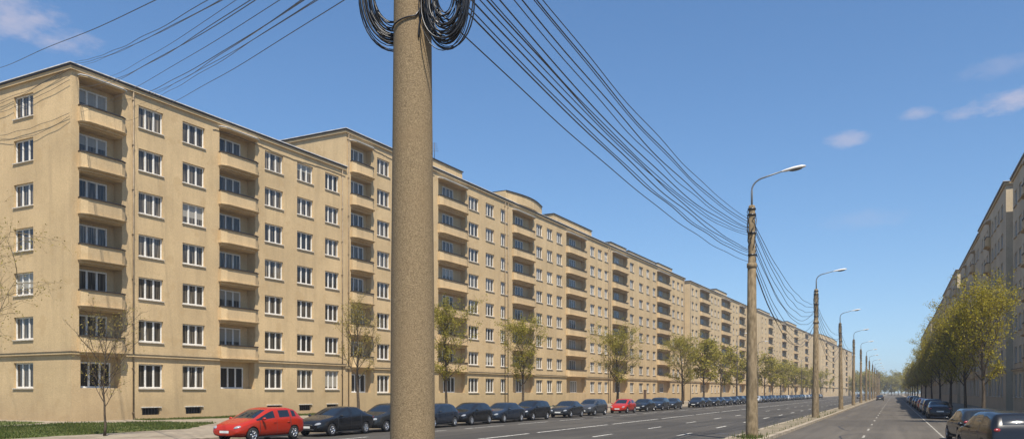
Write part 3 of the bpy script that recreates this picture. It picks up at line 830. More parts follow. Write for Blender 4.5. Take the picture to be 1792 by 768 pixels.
def span(k, zs0, zs1, sags, r, g, lab):
    for i, (a, b_, s) in enumerate(zip(zs0, zs1, sags)):
        wire(pole_pt(k, a)+Vector((.1, .1, 0)), pole_pt(k+1, b_), s, r, lab, g, 22, .03, i+k*20)
span(0, [9.55, 9.4, 9.3, 8.9, 8.7, 8.5, 8.1, 7.9, 7.7, 7.6], [9.0, 8.9, 8.6, 8.4, 8.7, 8.0, 7.9, 7.6, 7.7, 7.2], [.9, 1.2, 1.4, 1.5, 2.0, 1.7, 2.1, 2.3, 2.6, 2.4], .014,
     'wires between the first two lamp poles', 'thin dark wire sagging between the first and second lamp poles')
span(1, [9.2, 9.0, 8.7, 8.3, 8.0, 7.6, 7.4], [9.0, 8.7, 8.8, 8.0, 8.2, 7.6, 7.3], [1.0, 1.3, 1.6, 1.5, 2.0, 2.1, 2.3], .016,
     'wires between the second and third lamp poles', 'thin dark wire sagging between the second and third lamp poles')
span(2, [9.0, 8.5, 8.0, 7.6], [9.0, 8.5, 8.0, 7.6], [1.0, 1.4, 1.6, 2.0], .018, 'wires between the third and fourth lamp poles', 'thin dark wire sagging between the third and fourth lamp poles')
G2 = 'wires from the thick pole to the near corner block'
left = [  # target pixel on the frontage, height at the pole
    ((128, 112), 8.42, 'wire reaching the roof corner of the near block from the thick pole'),
    ((133, 118), 8.30, 'second wire reaching the roof corner of the near block, just under the first'),
    ((137, 152), 8.30, 'wire ending at the top loggia post of the near block'),
    ((140, 196), 8.05, 'wire passing over the top loggia to its near lower corner'),
    ((194, 178), 7.88, 'wire ending under the top loggia roof of the near block'),
    ((222, 176), 7.72, 'wire ending on the wall right of the top loggia'),
    ((150, 160), 8.36, 'fine wire dropping to the rail of the top corner loggia'),
    ((232, 186), 7.80, 'fine wire ending on the wall well right of the top loggia'),
    ((129, 108), 8.62, 'fine wire just above the one reaching the near roof corner'),
    ((176, 140), 8.52, 'fine wire ending on the cornice right of the near roof corner'),
    ((262, 168), 7.95, 'fine wire ending on the cornice above the second window column'),
    ((206, 214), 7.52, 'lowest wire from the thick pole, ending at the far side of the top loggia')]
attach = []
for i, ((x, y), z0, lab) in enumerate(left):
    s = max(s_at(x), .02); p = fpt(s, -.12); p.z = EYE+(HY-y)/F*p.y
    attach.append(p)
    wire(Vector((main_pos.x-.2, main_pos.y+.08, z0)), p, [.45, .25, .6, .3, .5, .35, .4, .3, .5, .3, .2, .4, .35][i % 13], .008 if i % 2 else .011, lab, G2, 40, .02, 60+i)
# one wire passing the corner to an eye on the end wall
gp = fpt(-.12, g_at(-120)); gp.z = EYE+(HY-160)/F*gp.y
wire(Vector((main_pos.x-.2, main_pos.y+.08, 8.5)), gp, .3, .011, 'highest wire at the upper left, running past the near block to its end wall', G2, 40, .04, 80)
# cables slung along the end wall
G3 = 'loose cables slung along the near end wall'
for i, (y0, x1, y1, sag, lab) in enumerate([(116, -60, 200, .5, 'uppermost loose cable slung across the near end wall from the roof corner'), (122, -40, 190, .25, 'loose cable slung across the near end wall just above the top window'),
        (140, -60, 215, .35, 'loose cable crossing the near end wall over the top window'), (198, -50, 244, .35, 'loose cable crossing the near end wall below the top window'), (203, 2, 242, .55, 'lowest loose cable sagging between the top two windows of the end wall')]):
    a = fpt(-.14, .02); a.z = EYE+(HY-y0)/F*a.y; gg = g_at(x1); b_ = fpt(-.14, gg); b_.z = EYE+(HY-y1)/F*b_.y
    wire(a, b_, sag, .014, lab, G3, 24, .04, 90+i, 'loose_cable')

# cables stapled under the eaves
for (xa, xb, dz, H_, lab) in ((372, 604, .95, 24.4, 'thin cable stapled to the near block just under its eaves'), (607, 760, .95, 28.2, 'thin cable stapled under the eaves of the taller block beside the near one')):
    n = 60; m = MB(); rr = random.Random(int(xa)); pts = []
    for i in range(n+1):
        t = i/n; p = fpt(s_at(xa)+(s_at(xb)-s_at(xa))*t, -.03, H_-dz+.10*math.sin(t*9)+rr.uniform(-.03, .03)); pts.append(p)
    m.tube([p-pts[0] for p in pts], .022, 5); tag(m.build('loose_cable', ['cable'], None, pts[0]), lab, 'cable')

# ------------------------------------------------------------------ cars
def lerp_tab(tab, x):
    for (x0, v0), (x1, v1) in zip(tab, tab[1:]):
        if x1 <= x <= x0: return v0+(v1-v0)*(x0-x)/(x0-x1)
    return tab[0][1] if x > tab[0][0] else tab[-1][1]
CAR = {
 'hatch': dict(L=2.06, top=[(2.08,.54),(2.0,.68),(1.8,.79),(1.35,.915),(.98,1.0),(.12,1.405),(-.4,1.47),(-1.15,1.44),(-1.55,1.36),(-1.93,1.00),(-2.03,.82),(-2.08,.5)],
    yt=[(2.08,.42),(2.0,.54),(1.35,.66),(.98,.70),(.12,.57),(-1.15,.56),(-1.55,.53),(-1.93,.62),(-2.08,.5)],
    W=[(2.08,.58),(2.0,.74),(1.8,.82),(1.35,.865),(0,.88),(-1.4,.87),(-1.85,.83),(-2.02,.76),(-2.08,.66)],
    belt=[(2.08,.50),(2.0,.62),(1.8,.72),(1.35,.82),(.98,.885),(-1.55,.965),(-1.93,.93),(-2.03,.78),(-2.08,.48)],
    st=[2.08,2.05,1.98,1.8,1.35,.98,.87,.858,.12,-.10,-.16,-.172,-.23,-1.02,-1.032,-1.14,-1.48,-1.55,-1.93,-2.02,-2.06,-2.08],
    fd=(.858,-.16), rd=(-.172,-1.02), g1=(.98,-.10), g2=(-.23,-1.02), g3=(-1.14,-1.48), ws=(.98,.12), rw=(-1.55,-1.93), ax=1.27),
 'sedan': dict(L=2.3, top=[(2.28,.52),(2.2,.66),(1.98,.77),(1.5,.885),(1.02,.965),(.16,1.36),(-.35,1.43),(-.95,1.395),(-1.15,1.34),(-1.68,1.06),(-2.12,1.02),(-2.24,.86),(-2.30,.5)],
    yt=[(2.28,.42),(2.2,.54),(1.5,.66),(1.02,.70),(.16,.56),(-.95,.55),(-1.15,.53),(-1.68,.64),(-2.12,.62),(-2.30,.5)],
    W=[(2.28,.60),(2.2,.75),(1.98,.83),(1.5,.875),(0,.895),(-1.6,.88),(-2.05,.83),(-2.22,.76),(-2.30,.66)],
    belt=[(2.28,.48),(2.2,.60),(1.98,.70),(1.5,.81),(1.02,.875),(-1.15,.96),(-1.68,.96),(-2.12,.93),(-2.24,.80),(-2.30,.48)],
    st=[2.28,2.25,2.18,1.98,1.5,1.02,.93,.918,.16,-.06,-.12,-.132,-.19,-.98,-.992,-1.10,-1.15,-1.68,-2.12,-2.22,-2.27,-2.30],
    fd=(.918,-.12), rd=(-.132,-.98), g1=(1.02,-.06), g2=(-.19,-.98), g3=None, ws=(1.02,.16), rw=(-1.15,-1.68), ax=1.38),
 'wagon': dict(L=2.25, top=[(2.24,.58),(2.16,.74),(1.95,.86),(1.5,.975),(1.1,1.045),(.34,1.45),(-.2,1.53),(-1.4,1.52),(-1.88,1.45),(-2.13,1.08),(-2.20,.86),(-2.24,.5)],
    yt=[(2.24,.44),(2.16,.56),(1.5,.68),(1.1,.71),(.34,.59),(-1.4,.58),(-1.88,.56),(-2.13,.65),(-2.24,.52)],
    W=[(2.24,.62),(2.16,.77),(1.95,.85),(1.5,.89),(0,.90),(-1.7,.89),(-2.05,.86),(-2.2,.80),(-2.24,.70)],
    belt=[(2.24,.54),(2.16,.68),(1.95,.78),(1.5,.88),(1.1,.94),(-1.88,1.02),(-2.13,1.0),(-2.20,.82),(-2.24,.48)],
    st=[2.24,2.21,2.14,1.95,1.5,1.1,1.0,.988,.34,.06,0.0,-.012,-.07,-.92,-.932,-1.04,-1.78,-1.88,-2.13,-2.19,-2.22,-2.24],
    fd=(.988,0.0), rd=(-.012,-.92), g1=(1.1,.06), g2=(-.07,-.92), g3=(-1.04,-1.78), ws=(1.1,.34), rw=(-1.88,-2.13), ax=1.36),
}
TAGS = ['body', 'windscreen', 'rear_window', 'side_a', 'side_b', 'side_c', 'door_a', 'door_b', 'seam', 'well']
def car_pieces(kind, levels=2):
    C = CAR[kind]; top = C['top']; st = set(C['st'])
    for x in (C['fd'][0], C['fd'][1], C['rd'][1]):        # guard loops keep the door gaps narrow
        st |= {round(x+.012, 3), round(x-.024, 3)}
    st = sorted(st, reverse=True)
    bm = bmesh.new(); rings = []
    for x in st:
        W = lerp_tab(C['W'], x); zt = lerp_tab(top, x); yt = lerp_tab(C['yt'], x); be = lerp_tab(C['belt'], x)
        endf = max(0, abs(x)-(C['L']-.35))/.35
        zb = .19+.10*endf
        cab = max(0, min(1, (zt-be-.1)/.3))
        half = [(0, zb), (W*.82, zb), (W*.965, zb+.10), (W, zb+(be-zb)*.52), (W*.985, be-.06), (W*.945, be+.015),
                (yt+.075*cab+.04, be+.02+(zt-be-.02)*(.55+.32*cab)), (yt-.02, zt-.012-.01*cab), (0, zt+.012)]
        ring = [bm.verts.new((x, -y, z)) for y, z in half]+[bm.verts.new((x, y, z)) for y, z in reversed(half[1:-1])]
        rings.append(ring)
    n = len(rings[0]); jj = lambda j: j if j <= 8 else 16-j        # mirrored index of a ring vertex
    def within(a, b, r): return r and a <= r[0]+1e-6 and b >= r[1]-1e-6
    for i in range(len(st)-1):
        a, b = st[i], st[i+1]
        for j in range(n):
            k = (j+1) % n; f = bm.faces.new((rings[i][j], rings[i][k], rings[i+1][k], rings[i+1][j]))
            lo = min(jj(j), jj(k)) if not (j == n-1) else 0
            t = 0
            if lo in (2, 3, 4):
                if within(a, b, C['fd']): t = 6
                elif within(a, b, C['rd']): t = 7
                elif abs(a-b) < .02 and abs(a) < 1.2: t = 8
            if lo == 5:
                if within(a, b, C['g1']) : t = 3
                elif within(a, b, C['g2']): t = 4
                elif within(a, b, C['g3']): t = 5
            if lo == 7:
                if within(a, b, C['ws']): t = 1
                elif within(a, b, C['rw']): t = 2
            f.material_index = t; f.smooth = True
    for ring, flip in ((rings[0], False), (rings[-1], True)):
        for j in range(8):
            l, r_ = j, (n-j) % n; l2, r2 = j+1, (n-j-1) % n
            vs = [ring[l], ring[r_], ring[r2], ring[l2]]
            vs = [v for q, v in enumerate(vs) if v not in vs[:q]]
            if len(vs) > 2:
                f = bm.faces.new(vs); f.smooth = True
    bmesh.ops.recalc_face_normals(bm, faces=bm.faces)
    me = bpy.data.meshes.new('car_tmp'); bm.to_mesh(me); bm.free()
    for t in TAGS: me.materials.append(M['trim'])
    tmp = bpy.data.objects.new('car_tmp', me); COL.objects.link(tmp)
    ss = tmp.modifiers.new('s', 'SUBSURF'); ss.levels = levels; ss.render_levels = levels
    cut = MB(); r = .345
    for sx in (1, -1):
        for sy in (1, -1):
            x = C['ax']*sx
            y0, y1 = (.60, 1.1) if sy > 0 else (-1.1, -.60)
            i0 = len(cut.v); sg = 24
            for yy in (y0, y1):
                for q in range(sg):
                    an = 2*math.pi*q/sg; cut.v.append((x+r*math.cos(an), yy, .31+r*math.sin(an)))
            for q in range(sg):
                w = (q+1) % sg; cut.f.append((i0+q, i0+w, i0+sg+w, i0+sg+q)); cut.m.append(9); cut.smooth.append(True)
            cut.f.append(tuple(i0+q for q in reversed(range(sg)))); cut.f.append(tuple(i0+sg+q for q in range(sg))); cut.m += [9, 9]; cut.smooth += [False]*2
    cme = bpy.data.meshes.new('cut'); cme.from_pydata(cut.v, [], cut.f)
    for t in TAGS: cme.materials.append(M['trim'])
    cme.polygons.foreach_set('material_index', cut.m)
    cb = bmesh.new(); cb.from_mesh(cme); bmesh.ops.recalc_face_normals(cb, faces=cb.faces); cb.to_mesh(cme); cb.free()
    co = bpy.data.objects.new('cut', cme); COL.objects.link(co)
    bo = tmp.modifiers.new('b', 'BOOLEAN'); bo.operation = 'DIFFERENCE'; bo.object = co; bo.solver = 'EXACT'; bo.material_mode = 'INDEX'
    dg = bpy.context.evaluated_depsgraph_get(); ev = tmp.evaluated_get(dg); em = bpy.data.meshes.new_from_object(ev)
    groups = {}
    for p in em.polygons:
        t = TAGS[min(p.material_index, 9)]; side = 'l' if p.center.y > 0 else 'r'
        key = t if t in ('body', 'windscreen', 'rear_window') else ('body' if t in ('seam', 'well') else t+side)
        groups.setdefault(key, []).append((p, 1 if t in ('seam', 'well') else 0))
    out = {}
    for key, ps in groups.items():
        mp_ = {}; mb = MB()
        for p, mi in ps:
            f = []
            for vi in p.vertices:
                if vi not in mp_: mp_[vi] = len(mb.v); mb.v.append(tuple(em.vertices[vi].co))
                f.append(mp_[vi])
            mb.f.append(tuple(f)); mb.m.append(mi); mb.smooth.append(p.use_smooth)
        out[key] = mb
    for o in (tmp, co): bpy.data.objects.remove(o, do_unlink=True)
    bpy.data.meshes.remove(me); bpy.data.meshes.remove(cme); bpy.data.meshes.remove(em)
    return out
def wheel_mbs(sy):
    t = MB(); w = .2
    t.lathe([(.19, -w/2), (.27, -w/2-.005), (.305, -w/2+.03), (.315, -.04), (.315, .04), (.305, w/2-.03), (.27, w/2+.005), (.19, w/2)], 28, axis='y')
    r = MB(); o = w/2*sy
    r.lathe([(0, o*.55), (.05, o*.70), (.06, o*.45), (.175, o*.25), (.18, o*.85), (.205, o*.98)], 24, axis='y')
    for k in range(5):
        a = 2*math.pi*k/5; c, s = math.cos(a), math.sin(a)
        p0 = (.03*c, o*.72, .03*s); p1 = (.19*c, o*.80, .19*s); r.tube([p0, p1], [.032, .026], 5)
    return t, r
def make_car(kind, paint, label, group):
    C = CAR[kind]; root = link('parked_car', None); tag(root, label, 'car', group)
    P = car_pieces(kind); mt = 'car_'+paint
    P['body'].build('body', [mt, 'trim'], root)
    P['windscreen'].build('windscreen', ['car_glass'], root); P['rear_window'].build('rear_window', ['car_glass'], root)
    for k in ('side_al', 'side_ar', 'side_bl', 'side_br', 'side_cl', 'side_cr'):
        if k in P: P[k].build('side_window', ['car_glass'], root)
    for k in ('door_al', 'door_ar', 'door_bl', 'door_br'):
        if k in P:
            d = P[k].build('door', [mt], root); x = (C['fd'][1]+.14) if '_a' in k else (C['rd'][1]+.14); sy = 1 if k.endswith('l') else -1
            h = MB(); h.ell((x, sy*.865, .80 if kind != 'wagon' else .86), (.10, .035, .02), 0, 8, 5); h.build('handle', [mt], d)
    add_fittings(kind, mt, lambda nm, mb, mats, par=None: mb.build(nm, mats, par or root))
    return root
def add_fittings(kind, mt, put):
    C = CAR[kind]; L = C['L']; fz = lerp_tab(C['belt'], L-.18); rz = lerp_tab(C['belt'], -L+.14)
    for sy in (1, -1):
        for sx in (1, -1):
            t, r = wheel_mbs(sy)
            for m_ in (t, r): m_.v = [(x+C['ax']*sx, y+.765*sy, z+.315) for x, y, z in m_.v]
            w = put('wheel', t, ['tyre']); put('rim', r, ['rim'], w)
        h = MB(); h.ell((L-.17, .59*sy, fz-.045), (.19, .15, .075), 0, 12, 6, Matrix.Rotation(-.55*sy, 3, 'Z') @ Matrix.Rotation(.25, 3, 'Y')); put('headlight', h, ['headlight'])
        h = MB(); h.ell((-L+.14, .635*sy, rz-.06), (.075, .15, .07), 0, 12, 6, Matrix.Rotation(-.42*sy, 3, 'Z').inverted() if False else Matrix.Rotation(.42*sy, 3, 'Z')); put('tail_light', h, ['taillight'])
        x = C['fd'][0]-.12; bz = lerp_tab(C['belt'], x)
        h = MB(); h.ell((x, .96*sy, bz+.08), (.07, .10, .065), 0, 10, 6); h.tube([(x, .84*sy, bz+.02), (x, .93*sy, bz+.06)], .025, 5); put('mirror', h, [mt])
    g = MB(); g.ell((L-.055, 0, .53), (.06, .40, .07), 0, 12, 6); g.ell((L-.045, 0, .33), (.07, .50, .055), 0, 12, 6); put('grille', g, ['trim'])
    p = MB(); p.box(L+.012, L+.022, -.25, .25, .40, .50); put('number_plate', p, ['plate'])
    p = MB(); p.box(-L-.03, -L-.02, -.25, .25, .56, .66); put('number_plate', p, ['plate'])
    bp = MB(); bp.ell((-L+.06, 0, .40), (.10, .70, .055), 0, 16, 6); put('rear_bumper', bp, ['trim'])
    s = MB(); s.box(-C['ax']+.36, C['ax']-.36, -.84, .84, .17, .235); put('side_skirt', s, ['trim'])
_far = {}
def far_car(kind, paint):
    key = (kind, paint)
    if key not in _far:
        P = car_pieces(kind, 1); big = MB(); mats = ['car_'+paint, 'trim', 'car_glass', 'tyre', 'rim', 'headlight', 'taillight', 'plate']
        def merge(mb, fn):
            o = len(big.v); big.v += mb.v; big.f += [tuple(o+i for i in f) for f in mb.f]; big.m += [fn(x) for x in mb.m]; big.smooth += mb.smooth
        for k, mb in P.items():
            merge(mb, (lambda x: x) if k == 'body' else ((lambda x: 2) if ('window' in k or 'wind' in k or 'side' in k) else (lambda x: 0)))
        def put(nm, mb, mt, par=None): merge(mb, lambda x: mats.index(mt[0]))
        add_fittings(kind, 'car_'+paint, put); _far[key] = big.mesh('parked_car', mats)
    return _far[key]
protos = {}
GL, GR = 'cars parked along the left kerb', 'cars parked along the right kerb'
def place_car(kind, paint, p, q, heading, label, group, scale=1.0, jig=0.0):
    if (kind, paint) not in protos:
        o = make_car(kind, paint, label, group); protos[(kind, paint)] = o
    else:
        o = copy_tree(protos[(kind, paint)]); tag(o, label, None, group)
    o.location = rd(p, q, .0); o.rotation_euler = (0, 0, STREET+heading+jig); o.scale = (scale,)*3
    return o
random.seed(31)
near_left = [('hatch', 'red', 458, 'bright red hatchback, nearest car at the left kerb'),
    ('sedan', 'black', 588, 'black saloon parked right behind the nearest red hatchback'),
    ('wagon', 'char', 668, 'dark estate car half hidden on the left of the thick pole'),
    ('hatch', 'navy', 727, 'dark car almost wholly hidden behind the thick pole'),
    ('hatch', 'black', 788, 'black hatchback emerging on the right of the thick pole'),
    ('sedan', 'navy', 856, 'dark navy saloon, second car right of the thick pole'),
    ('wagon', 'black', 928, 'black estate car, third car right of the thick pole'),
    ('sedan', 'char', 993, 'charcoal saloon, fourth car right of the thick pole'),
    ('wagon', 'graph', 1037, 'grey estate car, fifth right of the thick pole, before the farther red car'),
    ('hatch', 'red', 1089, 'smaller looking red hatchback farther up the left kerb among dark cars'),
    ('sedan', 'black', 1127, 'black saloon right behind the farther red hatchback'),
    ('wagon', 'navy', 1153, 'navy estate car, second behind the farther red hatchback'),
    ('sedan', 'char', 1177, 'charcoal saloon, last car before the gap in the left kerb row')]
last = 0
for kind, paint, x, lab in near_left:
    q = max(q_at(x, -25.2), last+4.75); last = q
    place_car(kind, paint, -25.2+random.uniform(-.12, .12), q, math.pi, lab, GL, 1.0, random.uniform(-.02, .02))
q = q_at(1218, -25.2); k = 0
while q < 330:
    kind = random.choice(('hatch', 'sedan', 'wagon', 'sedan')); paint = random.choice(('black', 'navy', 'char', 'black', 'graph', 'navy', 'silver') if k > 5 else ('black', 'navy', 'char'))
    o = link('parked_car', far_car(kind, paint), None, rd(-25.2+random.uniform(-.12, .12), q), STREET+math.pi+random.uniform(-.02, .02))
    word = {'hatch': 'hatchback', 'sedan': 'saloon', 'wagon': 'estate car'}[kind]; cw = {'black': 'black', 'navy': 'navy', 'char': 'charcoal', 'graph': 'grey', 'silver': 'silver'}[paint]
    tag(o, '%s %s, %s car past the gap in the left kerb row' % (cw, word, (ordn+['fourteenth','fifteenth','sixteenth','seventeenth','eighteenth','nineteenth','twentieth','twenty-first','twenty-second','twenty-third','twenty-fourth','twenty-fifth','twenty-sixth','twenty-seventh','twenty-eighth','twenty-ninth','thirtieth','thirty-first','thirty-second','thirty-third','thirty-fourth','thirty-fifth','thirty-sixth','thirty-seventh','thirty-eighth','thirty-ninth','fortieth','forty-first','forty-second'])[k]), 'car', GL)
    q += random.uniform(5.2, 6.4); k += 1
    if k in (9, 19): q += 4
# right kerb: rears towards us
place_car('wagon', 'black', 3.15, 31.0, 0, 'black estate car cut by the lower right corner of the picture', GR, 1.0, .17)
place_car('hatch', 'char', 3.15, 40.3, 0, 'charcoal hatchback just ahead of the corner car at the right kerb', GR, 1.0, .11)
place_car('sedan', 'black', 3.3, 74.5, 0, 'black saloon with red tail lights, third at the right kerb', GR)
for i, (q, kind, paint, lab) in enumerate([(86, 'wagon', 'graph', 'grey estate car ahead of the black saloon at the right kerb'), (97, 'hatch', 'silver', 'silver hatchback under the right trees'), (107, 'hatch', 'red', 'small red hatchback far up the right kerb'),
        (121, 'sedan', 'char', 'charcoal saloon far up the right kerb'), (135, 'sedan', 'navy', 'navy saloon far up the right kerb'), (160, 'wagon', 'black', 'farthest estate car at the right kerb'), (190, 'sedan', 'silver', 'farthest silver saloon at the right kerb')]):
    o = link('parked_car', far_car(kind, paint), None, rd(3.3, q), STREET); tag(o, lab, 'car', GR)
for i, (p, q, kind, paint, lab) in enumerate([(-3.2, 230, 'sedan', 'char', 'distant dark saloon driving in the right carriageway'), (-10.5, 300, 'wagon', 'navy', 'distant navy estate car on the left carriageway')]):
    o = link('car', far_car(kind, paint), None, rd(p, q), STREET+(math.pi if i else 0)); tag(o, lab, 'car')

# ------------------------------------------------------------------ trees
def tree_meshes(seed, H, cb, wid, nleaf, leaf, lsize, bark='bark', limbs=16, trunk_r=.13, droop=0.0, taper_top=True, jit=.16, twig_r=.008):
    rr = random.Random(seed); t = MB(); tips = []
    pts = []; x = y = 0.0; n = 9
    for i in range(n+1):
        z = H*.86*i/n; pts.append(Vector((x, y, z))); x += rr.uniform(-.05, .05); y += rr.uniform(-.05, .05)
    rad = [trunk_r*(1.25 if i == 0 else 1)*(1-.86*i/n) for i in range(n+1)]
    t.tube(pts, rad, 7)
    def on_trunk(z):
        f = min(max(z/(H*.86)*n, 0), n-.001); i = int(f); return pts[i].lerp(pts[i+1], f-i), rad[i]+(rad[i+1]-rad[i])*(f-i)
    def branch(p, d, L, r, depth):
        seg = 5 if depth < 2 else 4; q = [p.copy()]; dd = d.normalized()
        for i in range(seg):
            dd = (dd+Vector((rr.uniform(-.16, .16), rr.uniform(-.16, .16), rr.uniform(-.08, .16)-droop*i*.1))).normalized(); q.append(q[-1]+dd*L/seg)
        t.tube(q, [r*(1-.75*i/seg) for i in range(seg+1)], 5 if depth == 0 else (4 if depth == 1 else 3), 0, False)
        if depth >= 2:
            tips.append(q); return
        nb = rr.randint(5, 7) if depth == 0 else rr.randint(3, 5)
        for b in range(nb):
            f = .25+.75*(b+rr.random())/nb; i = min(int(f*seg), seg-1); s = q[i].lerp(q[i+1], f*seg-i if f*seg-i <= 1 else 1)
            a = rr.uniform(0, 6.28); side = dd.orthogonal().normalized(); side.rotate(Matrix.Rotation(a, 3, dd))
            branch(s, dd*.75+side*rr.uniform(.45, .9)+Vector((0, 0, .25-droop)), L*rr.uniform(.34, .55), max(r*.5, twig_r), depth+1)
        tips.append(q[-3:])
    for k in range(limbs):
        f = (k+.5)/limbs; z = cb*H+(H*.84-cb*H)*f; s, r = on_trunk(z)
        env = wid/2*math.sin(math.pi*(.18+.74*f))**.8 if taper_top else wid/2
        a = k*2.4+rr.uniform(-.4, .4); up = 1.15+1.0*f
        d = Vector((math.cos(a), math.sin(a), up)); L = env*rr.uniform(.75, 1.15)*math.sqrt(1+up*up)*.8
        branch(s, d, L, max(r*.5, .018), 0)
    top, r = on_trunk(H*.86); branch(top, Vector((0, 0, 1)), H*.16, .02, 1)
    lf = MB(); rr2 = random.Random(seed+1)
    for k in range(nleaf):
        q = rr2.choice(tips); f = rr2.random()**.7*(len(q)-1); i = min(int(f), len(q)-2); c = q[i].lerp(q[i+1], f-i)
        c = c+Vector((rr2.gauss(0, jit), rr2.gauss(0, jit), rr2.gauss(0, jit)))
        u = Vector((rr2.gauss(0, 1), rr2.gauss(0, 1), rr2.gauss(0, 1))).normalized(); w = u.orthogonal().normalized(); w.rotate(Matrix.Rotation(rr2.uniform(0, 6.28), 3, u))
        s = lsize*rr2.uniform(.6, 1.35); a = w*s; b = u.cross(w)*s*.55
        j = len(lf.v); lf.v += [tuple(c-a), tuple(c+b), tuple(c+a), tuple(c-b)]; lf.f.append((j, j+1, j+2, j+3)); lf.m.append(0); lf.smooth.append(False)
    return t.mesh('trunk', [bark]), lf.mesh('crown', [leaf])
def plant(name, meshes, loc, rotz, sc, label, group, cat='tree'):
    r = thing(name, label, cat, loc, rotz, group); r.scale = sc if hasattr(sc, '__len__') else (sc,)*3
    link('trunk', meshes[0], r); link('crown', meshes[1], r); return r
TL = [tree_meshes(101+k, 8.4, .27, 4.1, 8600, 'leaf', .058, limbs=20, jit=.13) for k in range(3)]
TLs = tree_meshes(140, 7.6, .36, 3.6, 4200, 'leaf_pale', .045, limbs=16, jit=.12)
TSAP = tree_meshes(150, 5.0, .24, 3.2, 900, 'leaf_pale', .04, 'bark', limbs=16, trunk_r=.06, twig_r=.008)
TBARE = tree_meshes(160, 10.2, .24, 7.4, 2600, 'leaf_pale', .055, 'twig', limbs=20, trunk_r=.17, droop=.45, twig_r=.009)
TR = [tree_meshes(170+k, 8.9, .28, 5.2, 10500, 'leaf_right', .068, limbs=21, trunk_r=.17, jit=.22) for k in range(3)]
TFAR = [tree_meshes(190+k, 9.0, .28, 4.8, 2400, 'leaf', .17, limbs=12, trunk_r=.15, jit=.25) for k in range(2)]
TEND = [tree_meshes(205+k, 10.5, .10, 8.5, 3800, 'leaf', .30, limbs=14, trunk_r=.2, jit=.45) for k in range(2)]
TFARR = [tree_meshes(195+k, 9.4, .28, 5.4, 3100, 'leaf_right', .13, limbs=13, trunk_r=.16, jit=.22) for k in range(2)]
GT = 'young trees along the left pavement'
P_T = -32.4
plant('young_tree', TSAP, rd(P_T-.2, q_at(183, P_T-.2), .12), .4, 1.0, 'thin nearly bare sapling before the corner loggias of the near block', GT)
plant('tree', TBARE, px(-62, 768, 42).xy.to_3d()+Vector((0, 0, .12)), 1.0, .92, 'pale sparse tree at the left edge, twigs hanging before the end wall', None)
for k, (x, sc, v, lab) in enumerate([(627, .97, 's', 'sparse young tree just left of the thick pole'), (781, 1.0, 0, 'young green tree just right of the thick pole'), (914, 1.03, 1, 'young green tree before the rounded attic block'),
        (1080, 1.12, 2, 'wide young tree above the farther red hatchback'), (1194, 1.25, 0, 'young tree beside the gap in the left row')]):
    ms = TLs if v == 's' else TL[v]; wx = (.95, 1.0, 1.05, 1.4, 1.45)[k]
    plant('young_tree', ms, rd(P_T, q_at(x, P_T), .12), k*1.7, (sc*wx, sc*wx, sc), lab, GT)
far_x = [1232, 1262, 1289, 1338, 1352, 1366, 1380, 1393, 1405, 1416, 1427, 1437, 1447, 1456, 1464, 1471, 1478, 1485]
random.seed(77)
for k, x in enumerate(far_x):
    q = q_at(x, P_T+.6)
    plant('young_tree', TFAR[k % 2], rd(P_T+.6, q, .12), k*1.3, (lambda u: (u*1.25, u*1.25, u))(random.uniform(1.0, 1.25)), 'distant green tree on the left pavement, %s past the gap in the row' % (ordn+['fourteenth','fifteenth','sixteenth','seventeenth','eighteenth'])[k], GT)
GTR = 'street trees along the right pavement'
rq = [q_at(x, 5.5) for x in (1721, 1690, 1664, 1645, 1631, 1620, 1612, 1606, 1601, 1597, 1593.5, 1590.5, 1588, 1586, 1584)]
for k, q in enumerate(rq):
    ms = TR[k % 3] if k < 6 else TFARR[k % 2]; zz = random.uniform(.95, 1.04)
    plant('street_tree', ms, rd(5.5, q, .12), k*2.1, (zz*.98, zz*.98, zz) if k > 1 else (.84, .84, .93), 'yellow green street tree in the right row, %s from the camera' % (ordn+['fourteenth', 'fifteenth'])[k], GTR)
# trees closing the far end of the street
k = 0
ends = []
for x in range(1488, 1640, 6):
    d = random.uniform(500, 620); p = px(x, 686, d); p.z = 0; sc = random.uniform(.8, 1.25)
    plant('tree', TEND[k % 2], p, k*1.1, (sc, sc, sc*random.uniform(.85, 1.1)), 'hazy far tree closing the street end, one of a low line', 'far trees closing the street end'); k += 1

# ------------------------------------------------------------------ haze
hz = MB(); hz.box(-2600, 2600, -2600, 2600, -1.03, 46)
hm = bpy.data.materials.new('haze'); hm.use_nodes = True; hnt = hm.node_tree; hnt.nodes.remove(hnt.nodes['Principled BSDF'])
pv = N(hnt, 'ShaderNodeVolumePrincipled'); pv.inputs['Color'].default_value = (.86, .91, 1, 1); pv.inputs['Density'].default_value = .00042; pv.inputs['Anisotropy'].default_value = .3
hnt.links.new(pv.outputs[0], hnt.nodes['Material Output'].inputs['Volume']); M['haze'] = hm
tag(hz.build('haze', ['haze']), kind='stuff')

# ------------------------------------------------------------------ camera
cam = bpy.data.cameras.new('camera'); co = bpy.data.objects.new('camera', cam); COL.objects.link(co)
co.location = (0, 0, EYE); co.rotation_euler = (math.pi/2, 0, 0)
cam.sensor_width = 36; cam.lens = 36*F/1792; cam.shift_y = (HY-384)/1792; cam.clip_end = 6000; cam.clip_start = .1
scene.camera = co

